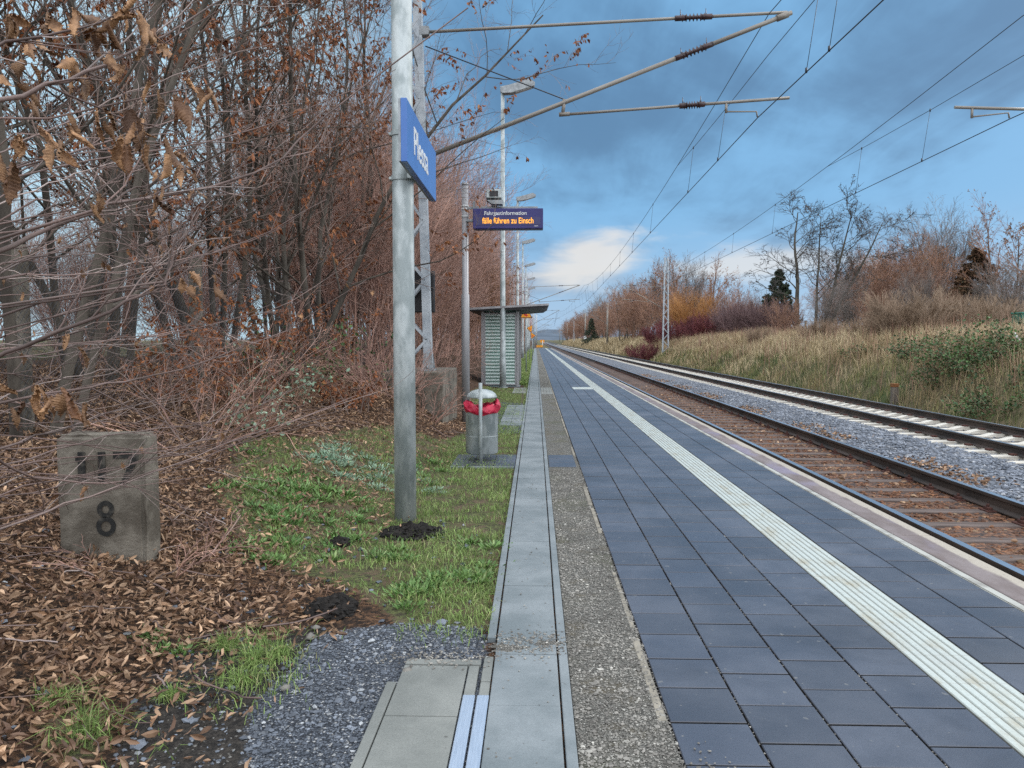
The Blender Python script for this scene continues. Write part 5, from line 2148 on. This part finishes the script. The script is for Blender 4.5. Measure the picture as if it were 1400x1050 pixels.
rng = np.random.default_rng(77)
BR = [  # px path, distance at start and end, radius
    ([(-60, 150), (0, 136), (64, 118), (118, 96), (168, 75), (200, 61), (250, 32), (330, -15)], 2.3, 2.6, .0085),
    ([(-60, 372), (0, 343), (32, 328), (71, 311), (136, 286), (154, 277), (257, 264), (343, 239), (393, 211), (421, 179), (500, 118), (640, 10)], 2.4, 3.4, .0095),
    ([(136, 286), (171, 266), (229, 241), (321, 205)], 2.5, 2.8, .0045),
    ([(-80, 330), (0, 306), (107, 283), (139, 228), (200, 228)], 2.6, 3.0, .0045),
    ([(-60, 172), (0, 166), (86, 157), (207, 132), (296, 111), (380, 60)], 2.3, 2.7, .0045),
    ([(225, 390), (246, 321), (286, 252)], 2.6, 2.7, .0035),
    ([(225, 385), (186, 336), (143, 296)], 2.6, 2.5, .0035),
    ([(-50, 515), (0, 487), (54, 464), (132, 434), (171, 412), (204, 400), (225, 385), (236, 350), (250, 300)], 2.4, 2.7, .0085),
    ([(-50, 560), (0, 551), (121, 530), (168, 523), (250, 505), (325, 476), (393, 450), (500, 384)], 2.5, 3.6, .006),
    ([(-40, 610), (0, 630), (32, 648), (79, 657), (146, 662), (200, 648), (304, 616), (418, 569), (490, 540)], 2.6, 3.8, .0055),
    ([(-60, 745), (50, 705), (107, 684), (214, 644), (321, 601), (446, 559), (520, 535)], 2.7, 3.9, .005),
    ([(-50, 450), (0, 434), (143, 387), (243, 359), (340, 330), (450, 270)], 2.5, 3.3, .006),
    ([(204, 400), (250, 426), (304, 451), (340, 470)], 2.6, 2.8, .003),
    ([(-60, 95), (0, 60), (120, 35), (240, -20)], 2.2, 2.4, .006),
    ([(-60, 255), (30, 240), (150, 215), (300, 190), (420, 150), (540, 95)], 2.7, 3.6, .005),
    ([(-50, 660), (60, 620), (180, 590), (300, 575), (430, 520)], 2.9, 4.0, .0045),
    ([(-50, 480), (100, 470), (230, 455), (380, 420), (480, 360)], 2.9, 4.0, .0045),
    ([(-50, 590), (60, 600), (200, 615), (330, 590), (420, 550)], 3.0, 4.0, .004),
    ([(-60, 615), (40, 612), (130, 608), (260, 622), (390, 590), (470, 575)], 2.9, 3.9, .0042),
    ([(-60, 690), (60, 670), (150, 640), (290, 610), (450, 570)], 2.9, 4.0, .004),
    ([(-60, 650), (70, 628), (210, 618), (330, 600), (470, 560)], 3.0, 4.0, .004),
    ([(-60, 720), (60, 700), (160, 668), (280, 650), (400, 612)], 3.0, 3.9, .0035),
    ([(-60, 640), (60, 648), (160, 660), (250, 690), (330, 735)], 2.8, 3.4, .0028),
    ([(60, 700), (110, 660), (170, 640), (200, 600)], 3.2, 3.4, .0026),
]
ft = empty('overhanging_tree', (-3.35, 2.5, gz(-3.35, 2.5)), 'near tree leaning in from the left edge, long thin branches with curled dry leaves', 'tree')
fo = np.array(ft.location)
G = Geo()
S = 15
allp, allr = [], []
for (path, d0, d1, r) in BR:
    n = len(path)
    pts = [P(px, py, d0 + (d1 - d0) * i / (n - 1)) for i, (px, py) in enumerate(path)]
    q = resample(pts, S)
    q[1:] += rng.normal(size=(S - 1, 3)) * .004
    allp.append(q)
    allr.append(r * (1 - .72 * np.linspace(0, 1, S)))
# many more thin shoots from the same side
for i in range(44):
    y0 = rng.uniform(180, 690)
    d0 = rng.uniform(2.6, 4.6)
    x0 = rng.uniform(-90, 60)
    Lx = rng.uniform(180, 420)
    rise = rng.uniform(-.05, .42)
    sag = rng.uniform(-30, 30)
    path = [(x0 + Lx * t, y0 - Lx * rise * t ** 1.3 + sag * math.sin(PI * t)) for t in (0, .25, .5, .75, 1)]
    pts = [P(px, py, d0 + 1.0 * t_) for (px, py), t_ in zip(path, (0, .2, .5, .8, 1))]
    q = resample(pts, S)
    q[1:] += rng.normal(size=(S - 1, 3)) * .006
    allp.append(q)
    allr.append(rng.uniform(.0025, .0048) * (1 - .65 * np.linspace(0, 1, S)))
AP, AR = np.array(allp) - fo, np.array(allr)
G.tubes(AP, AR, 6)
# feeders joining every branch to its stems
st_top = []
stem = [resample([(-.05, 0, -.3), (0, .02, .6), (.06, .05, 1.5), (.05, .1, 2.6), (.0, .1, 4.2)], S), resample([(.05, .2, -.3), (.15, .6, .6), (.25, 1.0, 1.5), (.3, 1.3, 2.6), (.3, 1.5, 4.0)], S)]
feed = []
for q in AP:
    a = q[0]
    sm = stem[0] if a[1] < .45 else stem[1]
    j = np.argmin(np.abs(sm[:, 2] - (a[2] - .25)))
    feed.append(resample([sm[j], sm[j] * .45 + a * .55 + np.array([0, 0, -.05]), a], S))
Gs = Geo()
Gs.tubes(np.array(stem), np.array([.06 * (1 - .6 * np.linspace(0, 1, S))] * 2), 9)
link('trunk', Gs.mesh('trunk', M['bark'], True), ft)
G.tubes(np.array(feed), np.repeat((AR[:, :1] * 1.15), S, 1), 5)
# side twigs
dirs_at = np.gradient(AP, axis=1)
n = len(AP) * 7
ii = rng.integers(0, len(AP), n)
kk = rng.integers(3, S - 1, n)
pd = norm(dirs_at[ii, kk])
perp = norm(np.cross(pd, rng.normal(size=pd.shape)) * np.array([1, .5, 1]))
an = rng.uniform(.3, .85, n)[:, None]
dv = pd * np.cos(an) + perp * np.sin(an)
lv = grow(rng, AP[ii, kk], dv, rng.uniform(.10, .48, n), np.maximum(AR[ii, kk] * .6, .0013),
          [dict(seg=6, wander=.12, up=.01, taper=.5, nch=2, t0=.3, ang=.55, lr=(.25, .5), rr=.75, rmin=.001), dict(seg=4, wander=.14, taper=.6)])
for p, r, d in lv:
    G.tubes(p, r, 4)
link('crown', G.mesh('crown', M['twignear'], True), ft)


def curled(G, rng, base, d, L, Wd, roll):
    """dry leaf rolled round its midrib, pleated along the side veins"""
    nu, nv_ = 34, 13
    d = norm(d)
    a = norm(np.cross(d, rng.normal(size=3)))
    nn = np.cross(d, a)
    bend = rng.uniform(-1.5, 1.5)
    bend2 = rng.uniform(-.8, .8)
    tw = rng.uniform(-2.0, 2.0)
    ph = rng.uniform(0, 6)
    asym = rng.uniform(-.25, .25)
    npl = rng.uniform(9, 13)
    V = []
    for i in range(nu):
        t = i / (nu - 1)
        c = base + d * L * (t - .10 * abs(bend) * t * t) + nn * L * (bend * .26 * t * t + .05 * math.sin(5 * t + ph)) + a * L * bend2 * .22 * math.sin(3.0 * t)
        w = Wd * (math.sin(PI * min(1, t * .97 + .03)) ** .6) * (1.0 - .30 * t) * (1 + .10 * math.sin(t * 9 + ph)) + .0012
        al = tw * t
        a2, n2 = a * math.cos(al) + nn * math.sin(al), nn * math.cos(al) - a * math.sin(al)
        rl = roll * (.75 + .4 * math.sin(t * 2.6 + ph))
        Rr = w / max(rl, .6)
        for j in range(nv_):
            s = (j / (nv_ - 1) - .5)
            th = (s + asym * t) * rl
            vein = math.sin(2 * PI * (t * npl - abs(s) * 3.0))
            rip = .0021 * vein * min(1, abs(s) * 5) * (Wd / .05)
            edge = .004 * math.sin(t * 31 + ph * 2 + (3 if s > 0 else 0)) * (abs(s) > .45)
            V.append(c + a2 * ((Rr + rip) * math.sin(th) + edge) + n2 * (Rr - (Rr + rip) * math.cos(th)) + d * (abs(s) * -.014 + edge * .5))
    V = np.array(V)
    idx = np.arange(nu * nv_).reshape(nu, nv_)
    q = np.stack([idx[:-1, :-1], idx[1:, :-1], idx[1:, 1:], idx[:-1, 1:]], -1).reshape(-1, 4)
    G.add(V, q)


LEAFPX = [(206, 42, 1), (214, 60, 1), (172, 92, 1), (232, 130, 1.3), (240, 145, 1.2), (128, 140, 1), (180, 143, 1.4), (192, 160, 1.1), (210, 190, 1.4), (226, 200, 1.2), (168, 195, 1.2), (64, 185, 1.3),
          (84, 208, 1.2), (4, 215, 1.5), (280, 130, 1.2), (270, 125, 1.0), (212, 125, 1), (96, 175, 1.1), (20, 185, 1), (92, 90, 1.1), (110, 70, .9), (36, 95, 1), (28, 40, 1), (150, 20, 1.1), (140, 50, 1.2),
          (125, 45, 1.2), (160, 60, 1.1), (185, 35, 1.1), (200, 45, 1.2), (175, 15, 1), (188, 52, 1), (250, 105, .9), (55, 540, 1.0), (52, 555, .9), (70, 536, 1.2), (76, 545, 1.1), (108, 545, 1.0), (24, 552, .9),
          (2, 548, .9), (107, 475, .9), (265, 392, .8), (295, 386, .8), (212, 262, .9), (120, 280, .8), (248, 218, .8), (150, 185, 1), (45, 140, 1), (10, 20, 1.2), (60, 10, 1.1), (100, 25, 1), (5, 100, 1), (44, 60, 1)]
Gl = Geo()
for (px, py, s) in LEAFPX:
    p = np.array(tuple(P(px + rng.normal() * 3, py + rng.normal() * 3, rng.uniform(2.2, 2.55))))
    p = p - fo
    for q in range(rng.choice([1, 2, 2, 3])):
        d = np.array([rng.normal() * .4 + .25, rng.normal() * .3, -1.0]) if py > 80 or rng.random() < .5 else rng.normal(size=3)
        curled(Gl, rng, p + rng.normal(size=3) * .018, d, rng.uniform(.062, .100) * s, rng.uniform(.036, .054) * s, rng.uniform(3.6, 6.4))
# smaller leaves left on the twigs farther in
pos, dr = tip_points(rng, lv[0], 220, .3)
for i in range(len(pos)):
    if rng.random() < .45:
        curled(Gl, rng, pos[i], np.array([rng.normal() * .5, rng.normal() * .5, -1]), rng.uniform(.03, .05), rng.uniform(.016, .024), rng.uniform(1.6, 3.6))
link('dry_leaves', Gl.mesh('dry_leaves', M['leafnear'], True), ft)

# ---------------------------------------------------------------- right bank: grasses
rng = np.random.default_rng(5)
G, G2, G3 = Geo(), Geo(), Geo()
n = 105000
y = 12 + 95 * rng.random(n) ** 1.5
x = 11.5 + 8.5 * rng.random(n)
k = (x / y) < .78
x, y = x[k], y[k]
n = len(x)
ns = vnoise(x * .5, y, .55, 31) + .5 * vnoise(x, y, 1.7, 32)
crest = sstep(12.4, 14.5, x)
tall = rng.random(n) < np.clip(.22 + .75 * crest * (y > 26) + .35 * ns, .05, .97)
wd = np.clip(y * .00055, .008, .04)
G.blades(rng, np.stack([x[tall], y[tall], zground(x[tall], y[tall]) - .03], 1), rng.uniform(.30, .85, tall.sum()) * (.75 + .35 * crest[tall]) * np.clip(1.0 + .55 * ns[tall], .45, 1.6), wd[tall], .45)
s_ = ~tall
m = 9000
yy = 16 + 75 * rng.random(m) ** 1.4
xx = 11.9 + 7.5 * rng.random(m) ** .7
kk = (vnoise(xx, yy, .8, 41) + .5 * vnoise(xx, yy, 2.1, 42) > .05) & (xx / yy < .78)
xx, yy = xx[kk], yy[kk]
G3.blades(rng, np.stack([xx, yy, zground(xx, yy) - .03], 1), rng.uniform(.7, 1.45, len(xx)), np.clip(yy * .0005, .008, .03), .22)
tag(link('tall_weeds', G3.mesh('tall_weeds', M['twigrust'])), 'tall withered brown weed stalks standing in the straw coloured grass', 'weeds', kind='stuff')
G2.blades(rng, np.stack([x[s_], y[s_], zground(x[s_], y[s_]) - .03], 1), rng.uniform(.12, .40, s_.sum()), wd[s_] * 1.2, .6)
n = 16000
y = 105 + 260 * rng.random(n) ** 1.4
x = 11.6 + 6 * rng.random(n) + cx(y)
G.blades(rng, np.stack([x, y, zground(x, y) - .05], 1), rng.uniform(.4, 1.1, n), .09, .4)
tag(link('dry_grass', G.mesh('dry_grass', M['drygrass'])), 'tall straw coloured dry grass covering the railway bank', 'grass', kind='stuff')
tag(link('bank_grass', G2.mesh('bank_grass', M['greengrass'])), 'shorter green grass at the foot of the railway bank', 'grass', kind='stuff')


def at_px(px, d):
    p = P(px, 460, d)
    return p.x, p.y


i = 0
for (px, d, rx, h, n, lab, m) in ((1345, 24, 1.6, 1.1, 2200, 'bright green bramble bush near the right edge of the bank', 'bramble'), (1395, 22, 1.5, 1.2, 2200, 'large bramble bush cut by the right photo edge', 'bramble'),
                                  (1255, 29, .9, .8, 1000, 'dark bluish green bramble bush below the tan bush', 'bramble'), (1300, 24.5, 1.3, .7, 1000, 'low brownish bramble between bluish and bright green ones', 'bramble'),
                                  (1370, 20.5, 1.2, .6, 1000, 'low bramble at the foot of the bank, nearest to the right edge', 'bramble'), (1180, 33, 1.0, .5, 600, 'low green bramble in the middle of the dry grass', 'bramble')):
    x, y = at_px(px, d)
    bramble(520 + i, x, y, rx, rx, h, n, lab, m, .10)
    i += 1

# robinia with several trunks
RB = [dict(seg=12, wander=.045, up=.03, taper=.18, nch=11, t0=.30, ang=.72, angsd=.15, lr=(.26, .42), tl=.35, rr=.42, rmin=.024),
      dict(seg=7, wander=.17, up=.07, taper=.3, nch=10, t0=.2, ang=.8, angsd=.2, lr=(.32, .55), tl=.3, rr=.5, rmin=.018),
      dict(seg=5, wander=.2, up=.04, taper=.4, nch=7, t0=.25, ang=.7, angsd=.2, lr=(.35, .65), tl=.3, rr=.6, rmin=.013),
      dict(seg=3, wander=.2, up=.0, taper=.6)]
x, y = at_px(1088, 63)
tree(600, (1, .1, .03, 12.9, .20), RB, (M['barkdark'], M['twigblack']), 2, (9, 5, 3, 3), (700, .16, .45, True, M['twigblack'], .6, .1), 'robinia_tree', (x, y, gz(x, y)), 'tall bare robinia tree, left one of the three biggest on the bank', 'tree', 'tall robinia trees on the bank')
x, y = at_px(1113, 65)
tree(601, (1, .1, .05, 12.2, .15), RB, (M['barkdark'], M['twigblack']), 2, (9, 5, 3, 3), (500, .16, .45, True, M['twigblack'], .6, .1), 'robinia_tree', (x, y, gz(x, y)), 'slender bare robinia tree between two stouter ones on the bank', 'tree', 'tall robinia trees on the bank')
x, y = at_px(1126, 62)
o = tree(602, (2, .25, .14, 12.8, .18), RB, (M['barkdark'], M['twigblack']), 2, (9, 5, 3, 3), (900, .16, .45, True, M['twigblack'], .6, .1), 'robinia_tree', (x, y, gz(x, y)), 'forked leaning bare robinia tree with drooping seed pods at right of the trio', 'tree', 'tall robinia trees on the bank')
o.rotation_euler = (0, R(7), 0)
for o in bpy.data.objects:
    if o.name.startswith('robinia_tree'):
        o.scale = (1.08, 1.08, .86)

# conifers
CF = [dict(seg=10, wander=.01, up=0, taper=.08, nch=95, t0=.05, ang=1.55, angsd=.12, lr=(.36, .46), tl=.93, rr=.3, rmin=.012),
      dict(seg=5, wander=.05, up=-.03, taper=.3, nch=14, t0=.1, ang=.75, angsd=.2, lr=(.2, .42), tl=.55, rr=.6, rmin=.006),
      dict(seg=2, wander=.1, up=-.05, taper=.5)]
x, y = at_px(1064, 84)
tree(610, (1, .01, .01, 9.3, .16), CF, (M['bark'], M['needle']), 1, (8, 4, 3), (24000, .34, .35, True, M['needle'], .25, -9), 'spruce_tree', (x, y, gz(x, y)), 'dark green spruce tree left of the tall robinias', 'tree')
x, y = at_px(1332, 62)
o = tree(611, (1, .01, .01, 8.0, .16), CF, (M['bark'], M['needlebrown']), 1, (8, 4, 3), (24000, .30, .4, True, M['needlebrown'], .25, -9), 'cypress_tree', (x, y, gz(x, y)), 'dense brownish conifer between bare shrubs at the right', 'tree')
o.scale = (1.25, 1.25, 1)
x, y = at_px(808, 190)
tree(612, (1, .01, .01, 7.0, .16), CF, (M['bark'], M['needle']), 1, (8, 4, 3), (6000, .3, .4, True, M['needle'], .25, -9), 'spruce_tree', (x, y, gz(x, y)), 'small far dark conifer beside the mast with the white plate', 'tree')

# coloured shrubs round the lattice mast
CS = [dict(seg=6, wander=.07, up=.05, taper=.35, nch=9, t0=.1, ang=.45, angsd=.15, lr=(.4, .65), tl=.4, rr=.6, rmin=.011),
      dict(seg=4, wander=.1, up=.06, taper=.4, nch=7, t0=.15, ang=.5, angsd=.2, lr=(.4, .7), tl=.4, rr=.7, rmin=.009),
      dict(seg=2, wander=.1, up=.04, taper=.6)]
x, y = at_px(945, 86)
tree(620, (60, 1.2, .32, 4.6, .03), CS, (M['twigorange'], M['twigorange']), 1, (4, 3, 3), None, 'orange_shrub', (x, y, gz(x, y)), 'bright orange twigged shrub behind the dark red ones', 'shrub')
dr = None
for i, (px, d, sc, lab) in enumerate(((880, 80, .8, 'leftmost dark red shrub, left of the lattice mast'), (925, 83, 1.0, 'dark red shrub directly right of the lattice mast'), (962, 78, 1.05, 'widest dark red shrub, below the orange shrub'),
                                      (898, 90, .9, 'dark red shrub just behind the foot of the lattice mast'), (990, 80, .85, 'rightmost dark red shrub at the start of the dry grass'))):
    x, y = at_px(px, d)
    if dr is None:
        dr = tree(630, (42, 1.1, .55, 2.35, .022), CS, (M['twigdark'], M['twigdark']), 1, (4, 3, 3), (5000, .10, .6, True, M['twigdark'], .1, -9), 'red_shrub', (x, y, gz(x, y)), lab, 'shrub', 'dark red shrubs at the lattice mast')
        dr.scale = (sc, sc, sc)
    else:
        dup(dr, (x, y, gz(x, y)), i * 1.3, sc, lab)
pu = None
for i, (px, d, lab) in enumerate(((1022, 70, 'purple brown shrub left below the spruce'), (1050, 68, 'purple brown shrub in front of the spruce'), (1000, 76, 'purple brown shrub next to the rightmost dark red one'))):
    x, y = at_px(px, d)
    if pu is None:
        pu = tree(640, (50, 1.3, .45, 3.1, .02), CS, (M['twigpurple'], M['twigpurple']), 1, (4, 3, 3), None, 'purple_shrub', (x, y, gz(x, y)), lab, 'shrub', 'purple brown shrubs on the bank')
    else:
        dup(pu, (x, y, gz(x, y)), i * 2.0, .95, lab)
tb = None
for i, (px, d, sc, lab) in enumerate(((1245, 36, 1.0, 'tan twigged bush rising from the dry grass'), (1290, 38, .8, 'smaller tan bush right of the bigger tan bush'), (1360, 34, .75, 'tan bush above the bright green bramble'), (1040, 52, .55, 'small tan bush in the dry grass below the spruce'), (1120, 44, .6, 'small tan bush in the dry grass below the robinias'), (1180, 40, .5, 'lowest tan bush in the middle of the dry grass'), (1215, 36, .65, 'tan bush just left of the biggest tan bush'), (1320, 40, .9, 'tan bush in front of the brownish conifer'))):
    x, y = at_px(px, d)
    if tb is None:
        tb = tree(650, (50, .9, .5, 2.2, .014), CS, (M['twigtan'], M['twigtan']), 1, (4, 3, 3), None, 'tan_shrub', (x, y, gz(x, y)), lab, 'shrub', 'tan bushes on the bank')
    else:
        dup(tb, (x, y, gz(x, y)), i * 2.0, sc, lab)

# brown bare trees and shrubs along the bank
RS = [dict(seg=8, wander=.07, up=.04, taper=.25, nch=12, t0=.12, ang=.5, angsd=.18, lr=(.34, .58), tl=.4, rr=.5, rmin=.014),
      dict(seg=5, wander=.11, up=.06, taper=.35, nch=9, t0=.15, ang=.55, angsd=.2, lr=(.36, .62), tl=.4, rr=.6, rmin=.009),
      dict(seg=3, wander=.13, up=.04, taper=.5, nch=4, t0=.2, ang=.55, angsd=.2, lr=(.4, .8), tl=.4, rr=.75, rmin=.007),
      dict(seg=2, wander=.15, taper=.6)]
rs1 = tree(700, (12, .8, .30, 8.6, .07), RS, (M['twigrust'], M['twigrust']), 1, (6, 4, 3, 3), (3500, .15, .5, True, M['leafrusty'], .4, .1), 'bare_shrub', (0, -500, 0), 'x', 'shrub', 'tall brown shrubs behind the dry grass')
rs2 = tree(701, (9, .5, .16, 9.6, .08), RS, (M['bark'], M['twiggrey']), 1, (6, 4, 3, 3), (700, .15, .5, True, M['leafrusty'], .4, .4), 'bare_tree', (0, -500, 0), 'x', 'tree', 'bare trees behind the right bank')
rs3 = tree(702, (2, .3, .2, 9.4, .14), RS[:1] + RS[1:], (M['bark'], M['twigrust']), 1, (7, 4, 3, 3), (2200, .16, .5, True, M['leafrusty'], .4, .0), 'bare_tree', (0, -500, 0), 'x', 'tree', 'bare trees behind the right bank')
protos = {'a': rs1, 'b': rs2, 'c': rs3}
rl = [('a', 905, 98, .8, 'brown shrub between the bare trees left of the lattice mast'), ('a', 870, 118, .95, 'brown shrub at the left end of the nearer brown wood'), ('a', 985, 100, .8, 'brown shrub right of the orange one'), ('a', 940, 122, 1.05, 'tall brown shrub filling the wood behind the orange shrub'), ('c', 850, 128, 1.0, 'bare tree at the left end of the nearer brown wood'), ('a', 1040, 92, .5, 'low brown shrub behind the spruce'), ('a', 1188, 66, .78, 'brown shrub in front of the tall brown one, right of the robinias'), ('a', 1222, 80, 1.0, 'brown shrub behind the densest one'), ('a', 1262, 66, .9, 'brown shrub right of the densest one'), ('c', 1150, 84, .8, 'rusty crowned bare tree behind the forked robinia'), ('c', 1250, 84, 1.0, 'rusty crowned bare tree rising behind the densest brown shrub'), ('a', 1172, 76, .82, 'brown shrub immediately right of the forked robinia'), ('a', 1205, 74, .92, 'tall brown shrub left of the densest one'), ('a', 1240, 70, 1.0, 'densest tall brown shrub in the middle of the right bank'),
      ('b', 1298, 70, 1.08, 'narrow pale bare tree taller than the brown shrubs beside it'), ('b', 1272, 74, .95, 'pale bare tree left of the narrow taller one'), ('c', 1378, 60, .98, 'bare tree with rusty crown right of the brownish conifer'),
      ('c', 1420, 58, .95, 'bare tree cut by the right photo edge'), ('a', 1140, 90, .75, 'brown shrub behind the robinia trunks'), ('a', 1360, 75, .62, 'brown shrub behind the brownish conifer'), ('b', 1030, 110, .62, 'small bare tree left of the spruce'),
      ('c', 975, 108, 1.05, 'bare tree right of the orange shrub'), ('b', 950, 112, 1.08, 'bare tree behind the orange shrub'), ('c', 925, 108, 1.12, 'bare tree right behind the lattice mast'), ('b', 902, 116, 1.1, 'bare tree left behind the lattice mast'),
      ('c', 886, 112, 1.05, 'highest bare tree left of the lattice mast'), ('c', 1000, 118, .85, 'lower bare tree at the right end of the brown wood'), ('a', 1010, 95, .55, 'low brown shrub between the purple shrubs and the wood')]
used = set()
for i, (kd, px, d, sc, lab) in enumerate(rl):
    x, y = at_px(px, d)
    if kd not in used:
        used.add(kd)
        o = protos[kd]
        o.location = (x, y, gz(x, y))
        o.scale = (sc, sc, sc)
        o['label'] = lab
    else:
        dup(protos[kd], (x, y, gz(x, y)), i * 1.7, sc, lab)
# low filler shrubs under the trees
for i, (px, d) in enumerate(((1075, 58), (1130, 56), (1160, 58), (1195, 54), (1230, 56), (1265, 52), (1300, 52), (1345, 50), (1385, 47), (1410, 48))):
    x, y = at_px(px, d)
    dup(rs1 if i % 3 == 0 else rs2, (x, y, gz(x, y)), i * 2.3, .34 + .05 * (i % 3), 'low brown shrub in the hedge at the back of the dry grass', 'low brown shrubs at the back of the dry grass')
# the wood along the line, farther off
k = 0
for y in np.concatenate([np.arange(122, 260, 6), np.arange(262, 430, 10)]):
    x = 15.0 + rz_.uniform(0, 6) + float(cx(y))
    dup(protos['bca'[k % 3]], (x, float(y), gz(x, y)), rz_.uniform(0, 6), rz_.uniform(.85, 1.15), 'bare tree in the distant brown wood along the right of the line', 'bare trees of the distant wood')
    k += 1
k = 0
for y in np.arange(160, 420, 16):
    x = -4.5 - rz_.uniform(0, 4) + float(cx(y))
    dup(sb[k % 3], (x, float(y), gz(x, y)), rz_.uniform(0, 6), rz_.uniform(1.2, 1.6), 'bare shrub far along the left of the line', 'far bare shrubs left of the line')
    k += 1
